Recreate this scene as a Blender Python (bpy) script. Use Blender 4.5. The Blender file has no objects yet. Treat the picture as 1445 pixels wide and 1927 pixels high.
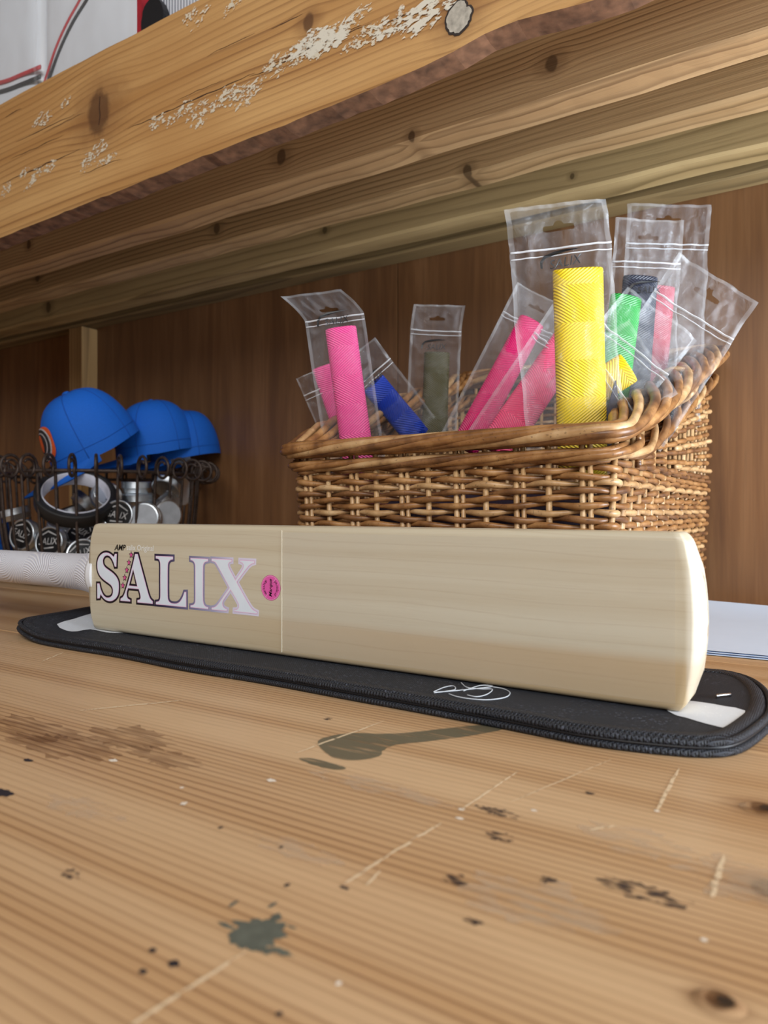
import bpy, bmesh, math, random
from mathutils import Vector, Matrix, noise
from mathutils.geometry import tessellate_polygon
random.seed(7)
S = bpy.context.scene
COL = S.collection

# ------------------------------------------------------------------ camera, world, light, exposure
FPX, CX, CY, CAMH = 1337.0, 722.5, 960.0, 0.131
TH = math.radians(32.3)
CT, ST = math.cos(TH), math.sin(TH)
cam_data = bpy.data.cameras.new('camera')
cam = bpy.data.objects.new('camera', cam_data)
COL.objects.link(cam)
S.camera = cam
cam.location = (0, 0, CAMH)
cam.rotation_euler = (math.radians(90), 0, TH)
cam_data.sensor_fit = 'VERTICAL'
cam_data.sensor_height = 24.0
cam_data.lens = FPX / 1927 * 24.0
cam_data.shift_y = -(963.5 - CY) / 1927
cam_data.clip_start = 0.01
cam_data.dof.use_dof = True
cam_data.dof.focus_distance = 0.60
cam_data.dof.aperture_fstop = 6.2

world = bpy.data.worlds.new('daylight')
S.world = world
world.use_nodes = True
bgn = world.node_tree.nodes['Background']
bgn.inputs[0].default_value = (0.83, 0.92, 1.0, 1)
bgn.inputs[1].default_value = 0.42


def area_light(name, loc, target, sx, sy, power, col):
    d = bpy.data.lights.new(name, 'AREA')
    d.shape = 'RECTANGLE'
    d.size, d.size_y, d.energy, d.color = sx, sy, power, col
    o = bpy.data.objects.new(name, d)
    COL.objects.link(o)
    o.location = loc
    o.rotation_euler = (Vector(target) - Vector(loc)).to_track_quat('-Z', 'Y').to_euler()
    return o


area_light('doorway_daylight', (1.35, 0.60, -0.08), (-0.3, 0.7, 0.38), 1.0, 1.6, 88, (0.80, 0.90, 1.0))
area_light('front_window_daylight', (0.75, -1.5, 1.7), (-0.25, 0.7, 0.2), 2.0, 1.2, 41, (1.0, 0.98, 0.95))

S.view_settings.view_transform = 'Standard'
S.view_settings.look = 'None'
S.view_settings.gamma = 1.0
S.view_settings.use_curve_mapping = False
S.view_settings.exposure = 0.22
S.cycles.transparent_max_bounces = 40
S.cycles.max_bounces = 5


# ------------------------------------------------------------------ helpers: projection
def ray(x, y):
    xc, yc = (x - CX) / FPX, (CY - y) / FPX
    return Vector((CT * xc - ST, ST * xc + CT, yc))       # per unit depth


def at_Y(x, y, Y):
    r = ray(x, y)
    t = Y / r.y
    return Vector((r.x * t, Y, CAMH + r.z * t))


def at_Z(x, y, Z):
    r = ray(x, y)
    t = (Z - CAMH) / r.z
    return Vector((r.x * t, r.y * t, Z))


def at_D(x, y, d):
    r = ray(x, y)
    return Vector((r.x * d, r.y * d, CAMH + r.z * d))


TOCAM = Vector((ST, -CT, 0))
CAMRIGHT = Vector((CT, ST, 0))
UP = Vector((0, 0, 1))


# ------------------------------------------------------------------ helpers: objects
def top(o, label, cat, group=None, kind=None):
    if label: o['label'] = label
    if cat: o['category'] = cat
    if group: o['group'] = group
    if kind: o['kind'] = kind
    return o


OFF = {}


def root(name, label, cat, loc=(0, 0, 0), group=None, matrix=None, kind=None):
    o = bpy.data.objects.new(name, None)
    o.empty_display_size = 0.02
    COL.objects.link(o)
    if matrix is not None:
        o.matrix_world = matrix
        OFF[o.name] = None
    else:
        o.location = loc
        OFF[o.name] = Vector(loc)
    top(o, label, cat, group, kind)
    return o


def mk(name, vf, mat, parent=None, smooth=True, matrix=None):
    v, f = vf
    off = OFF.get(parent.name) if parent is not None else None
    if off is not None and off.length > 0:
        v = [Vector(p) - off for p in v]
    me = bpy.data.meshes.new(name)
    me.from_pydata([tuple(p) for p in v], [], f)
    me.update()
    if smooth:
        me.polygons.foreach_set('use_smooth', [True] * len(me.polygons))
    mats = mat if isinstance(mat, list) else [mat]
    for m in mats: me.materials.append(m)
    o = bpy.data.objects.new(name, me)
    COL.objects.link(o)
    if parent is not None:
        o.parent = parent
        OFF[o.name] = off
    if matrix is not None:
        o.matrix_world = matrix
    return o


def share(name, me, parent=None, matrix=None):
    o = bpy.data.objects.new(name, me)
    COL.objects.link(o)
    if parent is not None: o.parent = parent
    if matrix is not None:
        if parent is not None: o.matrix_local = matrix
        else: o.matrix_world = matrix
    return o


def copy_tree(o, parent=None, matrix=None):
    c = o.copy()
    COL.objects.link(c)
    c.parent = parent
    if matrix is not None: c.matrix_world = matrix
    for ch in list(o.children):
        copy_tree(ch, c)
    return c


def join(*vfs):
    V, F = [], []
    for v, f in vfs:
        n = len(V)
        V += list(v)
        F += [[i + n for i in q] for q in f]
    return V, F


def xf(vf, M):
    return [M @ Vector(p) for p in vf[0]], vf[1]


def box(x0, x1, y0, y1, z0, z1):
    v = [(x, y, z) for x in (x0, x1) for y in (y0, y1) for z in (z0, z1)]
    f = [[0, 1, 3, 2], [4, 6, 7, 5], [0, 4, 5, 1], [2, 3, 7, 6], [0, 2, 6, 4], [1, 5, 7, 3]]
    return [Vector(p) for p in v], f


def smooth_pts(pts, n=4, closed=False):
    P = [Vector(p) for p in pts]
    out = []
    m = len(P)
    rng = range(m if closed else m - 1)
    for i in rng:
        p0 = P[(i - 1) % m] if closed or i > 0 else P[i]
        p1 = P[i]
        p2 = P[(i + 1) % m]
        p3 = P[(i + 2) % m] if closed or i + 2 < m else P[(i + 1) % m]
        for k in range(n):
            t = k / n
            out.append(0.5 * ((2 * p1) + (p2 - p0) * t + (2 * p0 - 5 * p1 + 4 * p2 - p3) * t * t
                              + (3 * p1 - p0 - 3 * p2 + p3) * t ** 3))
    if not closed: out.append(P[-1])
    return out


def tube(pts, r, n=8, closed=False, caps=True, flat=1.0):
    P = [Vector(p) for p in pts]
    m = len(P)
    R = r if isinstance(r, (list, tuple)) else [r] * m
    T = []
    for i in range(m):
        a = P[(i - 1) % m] if closed or i > 0 else P[i]
        b = P[(i + 1) % m] if closed or i < m - 1 else P[i]
        d = (b - a)
        T.append(d.normalized() if d.length > 1e-9 else Vector((1, 0, 0)))
    ref = Vector((0, 0, 1)) if abs(T[0].z) < 0.9 else Vector((1, 0, 0))
    u = (ref - T[0] * ref.dot(T[0])).normalized()
    V, F = [], []
    for i in range(m):
        u = (u - T[i] * u.dot(T[i]))
        u = u.normalized() if u.length > 1e-6 else T[i].orthogonal().normalized()
        w = T[i].cross(u)
        for k in range(n):
            a = 2 * math.pi * k / n
            V.append(P[i] + u * (R[i] * math.cos(a)) + w * (R[i] * flat * math.sin(a)))
    for i in range(m if closed else m - 1):
        j = (i + 1) % m
        for k in range(n):
            l = (k + 1) % n
            F.append([i * n + k, i * n + l, j * n + l, j * n + k])
    if caps and not closed:
        F.append(list(range(n))[::-1])
        F.append([(m - 1) * n + k for k in range(n)])
    return V, F


def loft(loops, capa=True, capb=True):
    n = len(loops[0])
    V = [Vector(p) for L in loops for p in L]
    F = []
    for i in range(len(loops) - 1):
        for k in range(n):
            l = (k + 1) % n
            F.append([i * n + k, i * n + l, (i + 1) * n + l, (i + 1) * n + k])
    if capa: F.append(list(range(n))[::-1])
    if capb: F.append([(len(loops) - 1) * n + k for k in range(n)])
    return V, F


def lathe(prof, n=32, axis='z'):
    V, F = [], []
    for (r, h) in prof:
        for k in range(n):
            a = 2 * math.pi * k / n
            p = (r * math.cos(a), r * math.sin(a), h)
            V.append(Vector(p))
    for i in range(len(prof) - 1):
        for k in range(n):
            l = (k + 1) % n
            F.append([i * n + k, i * n + l, (i + 1) * n + l, (i + 1) * n + k])
    return V, F


def poly_tri(outer, holes=()):
    """2D polygon (with holes) -> flat verts and triangles"""
    loops = [[Vector((p[0], p[1], 0)) for p in outer]] + [[Vector((p[0], p[1], 0)) for p in h] for h in holes]
    tris = tessellate_polygon(loops)
    V = [p for L in loops for p in L]
    return V, [list(t) for t in tris]


def offset_poly(poly, d):
    """miter offset; positive grows a polygon whatever its winding"""
    P = [Vector((p[0], p[1])) for p in poly]
    A = sum(P[i].x * P[(i + 1) % len(P)].y - P[(i + 1) % len(P)].x * P[i].y for i in range(len(P)))
    sg = 1 if A > 0 else -1
    out = []
    m = len(P)
    for i in range(m):
        e0 = (P[i] - P[i - 1]).normalized()
        e1 = (P[(i + 1) % m] - P[i]).normalized()
        n0 = Vector((e0.y, -e0.x)) * sg
        n1 = Vector((e1.y, -e1.x)) * sg
        b = (n0 + n1)
        if b.length < 1e-6: b = n0
        b.normalize()
        c = max(b.dot(n0), 0.5)
        out.append(P[i] + b * (d / c))
    return [(p.x, p.y) for p in out]


def text2d(s, shear=0.0, size=1.0, spacing=1.0, bold=0.0):
    cu = bpy.data.curves.new('lettering', 'FONT')
    cu.body = s
    cu.shear = shear
    cu.size = size
    cu.space_character = spacing
    cu.resolution_u = 3
    cu.offset = bold
    o = bpy.data.objects.new('lettering', cu)
    COL.objects.link(o)
    dg = bpy.context.evaluated_depsgraph_get()
    me = bpy.data.meshes.new_from_object(o.evaluated_get(dg))
    V = [v.co.copy() for v in me.vertices]
    F = [list(p.vertices) for p in me.polygons]
    bpy.data.objects.remove(o)
    bpy.data.curves.remove(cu)
    bpy.data.meshes.remove(me)
    return V, F


def fit2d(vf, x0, x1, y0, y1):
    V, F = vf
    ax, bx = min(v.x for v in V), max(v.x for v in V)
    ay, by = min(v.y for v in V), max(v.y for v in V)
    return [Vector((x0 + (v.x - ax) / (bx - ax) * (x1 - x0), y0 + (v.y - ay) / (by - ay) * (y1 - y0), 0)) for v in V], F


def basis(xa, ya, za, loc):
    M = Matrix((xa, ya, za)).transposed().to_4x4()
    M.translation = loc
    return M


def frame_up(up, toward, loc):
    """local y = up, z = towards viewer as far as it can"""
    y = Vector(up).normalized()
    z = Vector(toward)
    z = (z - y * z.dot(y)).normalized()
    x = y.cross(z)
    return basis(x, y, z, loc)


# ------------------------------------------------------------------ helpers: materials
def lin(c):
    c /= 255.0
    return c / 12.92 if c <= 0.04045 else ((c + 0.055) / 1.055) ** 2.4


def rgb(r, g, b):
    return (lin(r), lin(g), lin(b), 1.0)


class NB:
    def __init__(self, name):
        self.m = bpy.data.materials.new(name)
        self.m.use_nodes = True
        self.t = self.m.node_tree
        self.b = self.t.nodes['Principled BSDF']
        self.out = self.t.nodes['Material Output']
        self._tc = None

    def node(self, typ, ins=None, **props):
        n = self.t.nodes.new(typ)
        for k, v in props.items(): setattr(n, k, v)
        for k, v in (ins or {}).items(): self.set(n.inputs[k], v)
        return n

    def set(self, sock, v):
        if isinstance(v, bpy.types.NodeSocket): self.t.links.new(v, sock)
        else: sock.default_value = v

    def P(self, key, v):
        self.set(self.b.inputs[key], v)

    def obj(self):
        if self._tc is None: self._tc = self.t.nodes.new('ShaderNodeTexCoord')
        return self._tc.outputs['Object']

    def gen(self):
        if self._tc is None: self._tc = self.t.nodes.new('ShaderNodeTexCoord')
        return self._tc.outputs['Generated']

    def math(self, op, a, b=0.0, c=None, clamp=False):
        n = self.node('ShaderNodeMath', operation=op)
        n.use_clamp = clamp
        self.set(n.inputs[0], a)
        self.set(n.inputs[1], b)
        if c is not None: self.set(n.inputs[2], c)
        return n.outputs[0]

    def sep(self, v):
        n = self.node('ShaderNodeSeparateXYZ', {0: v})
        return n.outputs

    def comb(self, x, y, z):
        n = self.node('ShaderNodeCombineXYZ', {0: x, 1: y, 2: z})
        return n.outputs[0]

    def scale(self, v, s, loc=(0, 0, 0)):
        n = self.node('ShaderNodeMapping', {0: v})
        n.inputs['Scale'].default_value = s
        n.inputs['Location'].default_value = loc
        return n.outputs[0]

    def noise(self, v, scale=5, detail=3, rough=0.5, dist=0.0):
        n = self.node('ShaderNodeTexNoise', {'Vector': v, 'Scale': scale, 'Detail': detail, 'Roughness': rough, 'Distortion': dist})
        return n.outputs['Fac']

    def ramp(self, f, stops, interp='LINEAR'):
        n = self.node('ShaderNodeValToRGB', {0: f})
        cr = n.color_ramp
        cr.interpolation = interp
        while len(cr.elements) < len(stops): cr.elements.new(0.5)
        for e, (p, c) in zip(cr.elements, stops):
            e.position = p
            e.color = c if len(c) == 4 else (*c, 1)
        return n.outputs[0]

    def step(self, f, a, b):
        n = self.node('ShaderNodeMapRange', {0: f, 1: a, 2: b, 3: 0.0, 4: 1.0}, interpolation_type='SMOOTHSTEP')
        return n.outputs[0]

    def mix(self, fac, a, b, mode='MIX'):
        n = self.node('ShaderNodeMix', data_type='RGBA', blend_type=mode)
        self.set(n.inputs[0], fac)
        self.set(n.inputs[6], a)
        self.set(n.inputs[7], b)
        return n.outputs[2]

    def bump(self, h, strength=0.3, dist=0.001):
        n = self.node('ShaderNodeBump', {'Height': h, 'Strength': strength, 'Distance': dist})
        self.set(self.b.inputs['Normal'], n.outputs[0])
        return n


def plain(name, col, rough=0.5, metal=0.0, nscale=60, namt=0.08, bump=0.0, spec=0.5):
    n = NB(name)
    f = n.noise(n.obj(), nscale, 3)
    dark = tuple(c * (1 - namt * 2) for c in col[:3]) + (1,)
    lite = tuple(min(1, c * (1 + namt * 2)) for c in col[:3]) + (1,)
    n.P('Base Color', n.ramp(f, [(0.25, dark), (0.75, lite)]))
    n.P('Roughness', rough)
    n.P('Metallic', metal)
    n.P('Specular IOR Level', spec)
    if bump: n.bump(f, bump, 0.001)
    return n.m


W1 = (1, 1, 1, 1)
B1 = (0, 0, 0, 1)


def blob(n, X, Y, cx, cy, rx, ry, wob, soft=0.25):
    dx = n.math('DIVIDE', n.math('SUBTRACT', X, cx), rx)
    dy = n.math('DIVIDE', n.math('SUBTRACT', Y, cy), ry)
    d = n.math('SQRT', n.math('ADD', n.math('MULTIPLY', dx, dx), n.math('MULTIPLY', dy, dy)))
    d = n.math('ADD', d, wob)
    return n.math('SUBTRACT', 1.0, n.step(d, 1 - soft, 1 + soft))


def segm(n, X, Y, a, b, wd, wob):
    """mask of a line segment of half width wd"""
    dx, dy = b[0] - a[0], b[1] - a[1]
    L2 = dx * dx + dy * dy
    px = n.math('SUBTRACT', X, a[0])
    py = n.math('SUBTRACT', Y, a[1])
    h = n.math('DIVIDE', n.math('ADD', n.math('MULTIPLY', px, dx), n.math('MULTIPLY', py, dy)), L2, clamp=True)
    ex = n.math('SUBTRACT', px, n.math('MULTIPLY', h, dx))
    ey = n.math('SUBTRACT', py, n.math('MULTIPLY', h, dy))
    d = n.math('SQRT', n.math('ADD', n.math('MULTIPLY', ex, ex), n.math('MULTIPLY', ey, ey)))
    d = n.math('ADD', n.math('DIVIDE', d, wd), wob)
    return n.math('SUBTRACT', 1.0, n.step(d, 0.5, 1.3))


def wood(name, light, mid, dark, across='y', rings=140, wobble=2.2, rough=0.5, knots=(), tone=0.0, origin=(0, 0, 0), bump=0.25, along='x', seed=0.0):
    """straight grained softwood: growth rings across one axis, long along the other"""
    n = NB(name)
    o = n.scale(n.obj(), (1, 1, 1), origin)
    c = dict(zip('xyz', n.sep(o)))
    A, L = c[across], c[along]
    T = [c[k] for k in 'xyz' if k not in (across, along)][0]
    vec = n.comb(n.math('MULTIPLY', L, 1.6), n.math('MULTIPLY', A, 9.0), n.math('MULTIPLY', T, 9.0))
    if seed: vec = n.scale(vec, (1, 1, 1), (seed, seed * 2, seed * 3))
    w1 = n.noise(vec, 1.0, 2, 0.5)
    jw = n.math('MULTIPLY', n.math('SUBTRACT', n.noise(o, 90, 2), 0.5), 0.5) if knots else None
    kmask, kcore = None, None
    warp = n.math('MULTIPLY', n.math('SUBTRACT', w1, 0.5), wobble * 4)
    for (kl, ka, kr) in knots:
        dl = n.math('DIVIDE', n.math('SUBTRACT', L, kl), kr * 2.6)
        da = n.math('DIVIDE', n.math('SUBTRACT', A, ka), kr * 1.6)
        g = n.math('POWER', 2.718, n.math('MULTIPLY', n.math('ADD', n.math('MULTIPLY', dl, dl), n.math('MULTIPLY', da, da)), -1.0))
        sg = n.math('MULTIPLY', n.math('MULTIPLY', da, g), -kr * rings * 1.2)
        warp = n.math('ADD', warp, sg)
        core = blob(n, L, A, kl, ka, kr * 0.75, kr, jw, 0.22)
        halo = blob(n, L, A, kl, ka, kr * 1.8, kr * 1.5, jw, 0.6)
        kcore = core if kcore is None else n.math('MAXIMUM', kcore, core)
        kmask = halo if kmask is None else n.math('MAXIMUM', kmask, halo)
    ph = n.math('ADD', n.math('ADD', n.math('MULTIPLY', A, rings), n.math('MULTIPLY', T, rings * 0.35)), warp)
    fr = n.math('FRACT', ph)
    wide = n.noise(n.comb(n.math('MULTIPLY', L, 0.8), n.math('MULTIPLY', A, 28), n.math('MULTIPLY', T, 28)), 1.0, 2)
    fine = n.noise(n.comb(n.math('MULTIPLY', L, 14), n.math('MULTIPLY', A, 700), n.math('MULTIPLY', T, 700)), 1.0, 2)
    ringv = n.ramp(fr, [(0.0, B1), (0.55, (0.08, .08, .08, 1)), (0.84, W1), (0.90, W1), (0.96, B1)])
    strength = n.math('MULTIPLY', ringv, n.step(wide, 0.15, 0.75))
    col = n.mix(n.step(wide, 0.3, 0.72), light, mid)
    col = n.mix(n.math('MULTIPLY', strength, 0.85), col, dark)
    col = n.mix(n.math('MULTIPLY', n.step(fine, 0.45, 0.8), 0.22), col, dark)
    big = n.noise(o, 5.0, 3)
    col = n.mix(n.math('MULTIPLY', n.step(big, 0.35, 0.75), 0.25 + tone), col, mid)
    if kmask is not None:
        kd = tuple(x * 0.55 for x in dark[:3]) + (1,)
        col = n.mix(n.math('MULTIPLY', kmask, 0.45), col, dark)
        col = n.mix(n.math('MULTIPLY', kcore, 0.8), col, kd)
    n.P('Base Color', col)
    n.P('Roughness', rough)
    if bump:
        n.bump(fine, bump, 0.0006)
    return n.m


WALL = 1.07
SH = CAMH + 0.433
BENCH0 = (0, 0.4, -0.9)
SHELF0 = (-0.5, WALL, SH)
FY = 0.628      # front face of the shelf's fascia board
M = {}
def kp(x, y, Z=0.0):
    p = at_Z(x, y, Z)
    return (p.x, p.y)
_k1, _k2, _k3 = kp(1436, 1523), kp(1352, 1888), kp(1440, 1672)
M['bench'] = wood('bench_pine', rgb(208, 174, 134), rgb(190, 150, 106), rgb(112, 70, 38), 'y', 205, 1.1, 0.40,
                  knots=[(_k1[0], _k1[1], .0075), (_k2[0], _k2[1], .0042), (_k3[0], _k3[1], .006)], origin=BENCH0)
def fk(x, y):
    p = at_Y(x, y, FY)
    return (p.x, p.z)
_f1, _f2, _f3 = fk(185, 212), fk(862, 32), fk(580, 42)
M['fascia'] = wood('fascia_wood', rgb(210, 164, 104), rgb(180, 130, 72), rgb(118, 74, 36), 'z', 105, 1.0, 0.6,
                   knots=[(_f1[0], _f1[1], .031), (_f2[0], _f2[1], .016), (_f3[0], _f3[1], .010)], bump=0.6, origin=SHELF0, tone=0.3)
M['slat1'] = wood('slat_pine', rgb(204, 168, 122), rgb(176, 138, 94), rgb(104, 72, 42), 'z', 170, 0.5, 0.65,
                  knots=[(-0.62, .60, .010), (-.25, .60, .009), (-.42, .572, .006), (-1.2, .6, .008)], bump=0.6, origin=SHELF0)
M['slat2'] = wood('slat_pine_greenish', rgb(198, 164, 118), rgb(170, 136, 92), rgb(102, 76, 44), 'z', 130, 0.7, 0.65,
                  knots=[(-.85, .59, .009), (-.4, .57, .008), (-1.35, .6, .010)], bump=0.6, seed=3.1, origin=SHELF0)
M['slat3'] = wood('slat_treated', rgb(190, 164, 116), rgb(162, 136, 90), rgb(106, 86, 50), 'z', 70, 1.0, 0.65,
                  knots=[(-.3, .585, .004), (-.72, .6, .006), (-1.5, .59, .012)], bump=0.4, seed=5.7, origin=SHELF0)
M['cleat'] = wood('cleat_treated', rgb(150, 126, 84), rgb(128, 106, 68), rgb(88, 70, 40), 'z', 60, 1.0, 0.7, bump=0.4, seed=8.2)
M['batten'] = wood('batten_pine', rgb(176, 138, 88), rgb(148, 112, 66), rgb(98, 70, 38), 'x', 90, 0.6, 0.7, along='z', bump=0.3)


def ply(name, seed):
    n = NB(name)
    o = n.scale(n.obj(), (1, 1, 1), (seed, 0, seed * 2))
    x, y, z = n.sep(o)
    v1 = n.comb(n.math('MULTIPLY', x, 26), 0.0, n.math('MULTIPLY', z, 2.2))
    f1 = n.noise(v1, 1.0, 4, 0.6, 0.6)
    f2 = n.noise(n.comb(n.math('MULTIPLY', x, 240), 0.0, n.math('MULTIPLY', z, 9)), 1.0, 3)
    f3 = n.noise(o, 3.0, 3)
    col = n.ramp(f1, [(0.25, rgb(92, 60, 37)), (0.5, rgb(122, 84, 52)), (0.78, rgb(148, 108, 72))])
    col = n.mix(n.math('MULTIPLY', n.step(f2, 0.4, 0.8), 0.3), col, rgb(80, 54, 36))
    col = n.mix(n.math('MULTIPLY', n.step(f3, 0.4, 0.7), 0.3), col, rgb(110, 80, 56))
    n.P('Base Color', col)
    n.P('Roughness', 0.42)
    n.bump(f2, 0.12, 0.0005)
    return n.m


M['ply'] = [ply('plywood_a', 0.0), ply('plywood_b', 4.3), ply('plywood_c', 9.1)]
M['sawn'] = plain('rough_sawn_edge', rgb(122, 86, 62), 0.8, nscale=70, namt=.25, bump=.6)
M['dark'] = plain('dark_cloth', rgb(30, 26, 34), 0.8)
M['earth'] = plain('floor_boards', rgb(110, 96, 82), 0.8, nscale=6)
M['ceil'] = plain('ceiling_boards', rgb(150, 118, 82), 0.8, nscale=6)

# ------------------------------------------------------------------ the setting
wall = mk('wall_back', box(-3.2, 2.2, WALL + 0.012, WALL + 0.06, -0.9, 2.4), M['ply'][0], smooth=False)
top(wall, 'brown stained plywood back wall behind the bench', None, kind='structure')
edges = [-3.2, -1.745, -0.648, 0.572, 2.2]
for i in range(4):
    mk('panel', box(edges[i] + 0.0008, edges[i + 1] - 0.0008, WALL, WALL + 0.012, -0.9, 2.4), M['ply'][i % 3], wall, smooth=False)
fl = mk('floor', box(-3.2, 2.2, -3.0, WALL + .06, -0.95, -0.9), M['earth'], smooth=False)
top(fl, 'dull floor below the bench', None, kind='structure')
ce = mk('ceiling', box(-3.2, 2.2, -0.9, WALL + .06, 2.4, 2.45), M['ceil'], smooth=False)
top(ce, 'timber ceiling above the shelf', None, kind='structure')
wl = mk('wall_left', box(-3.25, -3.2, -2.0, WALL + .06, -0.9, 2.4), M['ply'][1], smooth=False)
top(wl, 'plywood side wall past the end of the bench', None, kind='structure')
wf = mk('wall_light_block', box(-3.2, 2.2, -2.6, -2.55, -0.9, 1.15), M['ply'][2], smooth=False)  # unseen half-height wall, added to keep low front daylight out
top(wf, 'unseen plywood wall behind the viewer, added to block low front daylight', None, kind='structure')
bt = mk('trim_1', box(-1.535, -1.487, WALL - 0.042, WALL - 0.0002, 0.0005, 0.562), M['batten'], smooth=False)
top(bt, 'upright wooden batten on the back wall behind the blue caps', None, kind='structure')


def plank(x0, x1, y0, y1, z0, z1, nx=60, jit=0.0, bev=0.003, fz=None, seed=0):
    loops = []
    for i in range(nx + 1):
        x = x0 + (x1 - x0) * i / nx
        j = [jit * noise.noise(Vector((x * 9, seed + k * 7.3, 0))) + jit * .5 * noise.noise(Vector((x * 60, seed + k * 3.1, 4))) for k in range(4)]
        a0, a1 = (fz(x) if fz else (z0, z1))
        loops.append([(x, y0, a0 + bev + j[0]), (x, y0 + bev, a0 + j[0]), (x, y1 - bev, a0 + j[1]), (x, y1, a0 + bev + j[1]),
                      (x, y1, a1 - bev + j[2]), (x, y1 - bev, a1 + j[2]), (x, y0 + bev, a1 + j[3]), (x, y0, a1 - bev + j[3])])
    return loft(loops)


# workbench
bench = root('workbench', 'scratched pine workbench top with grey paint splats', 'workbench', BENCH0)
ye = [-0.12, 0.055, 0.432, 0.674, 0.90, 1.0695]
for i in range(5):
    mk('plank', plank(-3.0, 0.42, ye[i] + .0004, ye[i + 1] - .0004, -0.045, 0.0, 4, 0, 0.0015), M['bench'], bench, smooth=False)
for x in (-2.9, -1.2, 0.34):
    for y in (-0.02, 1.0):
        mk('leg', box(x - .04, x + .04, y - .04, y + .04, -0.9, -0.045), M['batten'], bench, smooth=False)

# shelf
shelf = root('wooden_shelf', 'rough timber shelf with deep front board fixed above the bench', 'shelf', SHELF0)


def fz(x):
    t = (x + 1.12) / 0.91
    n1 = noise.noise(Vector((x * 14, 3, 0))) * 0.002 + noise.noise(Vector((x * 70, 5, 0))) * 0.0012
    n2 = noise.noise(Vector((x * 12, 9, 0))) * 0.002
    chip = 0.010 * math.exp(-((x + 0.27) / 0.07) ** 2)
    return SH + 0.016 * t + n1 + chip, CAMH + 0.6475 - 0.012 * t + n2


loops = []
for i in range(241):
    x = -2.6 + 4.0 * i / 240
    a, b = fz(x)
    wob = noise.noise(Vector((x * 30, 1, 1))) * 0.0012
    loops.append([(x, FY + .001, a), (x, FY + .014, a - 0.002 + wob), (x, FY + .030, a - .001 + wob * 2), (x, FY + .031, b), (x, FY + .003, b), (x, FY, b - .003), (x, FY, a + .004)])
fb = mk('fascia_board', loft(loops), [M['fascia'], M['sawn']], shelf, smooth=False)
fb.data.polygons.foreach_set('material_index', [1 if (p.center.z < SH + .045 and p.normal.z < -.5) else 0 for p in fb.data.polygons])
for k, (y0, y1, mt) in enumerate([(.725, .770, 'slat1'), (.834, .876, 'slat2'), (.953, 1.0, 'slat3')]):
    mk('slat', plank(-2.6, 1.4, y0, y1, SH + (.0, .001, .0)[k], SH + .09, 120, 0.0025, 0.004, seed=k * 11), M[mt], shelf, smooth=False)
mk('cleat', plank(-2.6, 1.4, 1.026, WALL - .0005, SH, SH + .09, 20, 0.001, 0.003, seed=50), M['cleat'], shelf, smooth=False)
for k in range(3):
    mk('deck_board', box(-2.6, 1.4, FY + .034 + k * .145, FY + .034 + k * .145 + .142, SH + .096, SH + .112), M['cleat'], shelf, smooth=False)

# ------------------------------------------------------------------ bat
BY = 0.4535            # plane of the bat's face
MAT_T = 0.0090         # top of the bat cover
BZ0, BZ1 = MAT_T + 0.0006, MAT_T + 0.1086
BZC = (BZ0 + BZ1) / 2
XL, XR = at_Y(176, 1085, BY).x, at_Y(1284, 1085, BY).x


def willow():
    n = NB('willow_wood')
    o = n.obj()
    x, y, z = n.sep(o)
    lines = n.noise(n.comb(n.math('MULTIPLY', x, 1.2), n.math('MULTIPLY', y, 40), n.math('MULTIPLY', z, 95)), 1.0, 2, 0.4)
    thin = n.math('FRACT', n.math('ADD', n.math('MULTIPLY', z, 88), n.math('MULTIPLY', n.noise(n.comb(n.math('MULTIPLY', x, 3), 0.0, n.math('MULTIPLY', z, 8)), 1.0, 2), 2.2)))
    line = n.step(thin, 0.88, 0.97)
    fine = n.noise(n.comb(n.math('MULTIPLY', x, 30), n.math('MULTIPLY', y, 300), n.math('MULTIPLY', z, 1100)), 1.0, 2)
    col = n.ramp(lines, [(0.3, rgb(212, 204, 182)), (0.7, rgb(201, 189, 163))])
    heart = n.math('SUBTRACT', 1.0, n.step(n.math('ADD', z, n.math('MULTIPLY', n.math('SUBTRACT', lines, .5), .02)), -0.028, -0.018))
    far = n.step(x, -0.1, 0.5)
    col = n.mix(n.math('MULTIPLY', n.math('MULTIPLY', heart, far), 0.75), col, rgb(190, 160, 116))
    col = n.mix(n.math('MULTIPLY', line, 0.13), col, rgb(160, 128, 92))
    col = n.mix(n.math('MULTIPLY', n.step(fine, .5, .85), 0.18), col, rgb(176, 150, 112))
    # sanded end grain of the toe is paler, with one small knot
    toe_ = n.step(x, XR - XL + .0012, XR - XL + .0036)
    col = n.mix(n.math('MULTIPLY', toe_, 0.42), col, rgb(226, 220, 206))
    kp_ = at_Y(1327, 1187, BY + .02)
    kn_ = blob(n, y, z, -.006, kp_.z - BZC, .0035, .0050, n.math('MULTIPLY', n.math('SUBTRACT', n.noise(o, 320, 2), .5), 1.6), .3)
    col = n.mix(n.math('MULTIPLY', n.math('MULTIPLY', kn_, toe_), 0.35), col, rgb(168, 128, 96))
    n.P('Base Color', col)
    n.P('Roughness', 0.38)
    n.bump(fine, 0.05, 0.0003)
    return n.m


M['willow'] = willow()
bat = root('cricket_bat', 'pale willow cricket bat lying on its edge across the black cover', 'bat', (XL, BY + .025, BZC))


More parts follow.
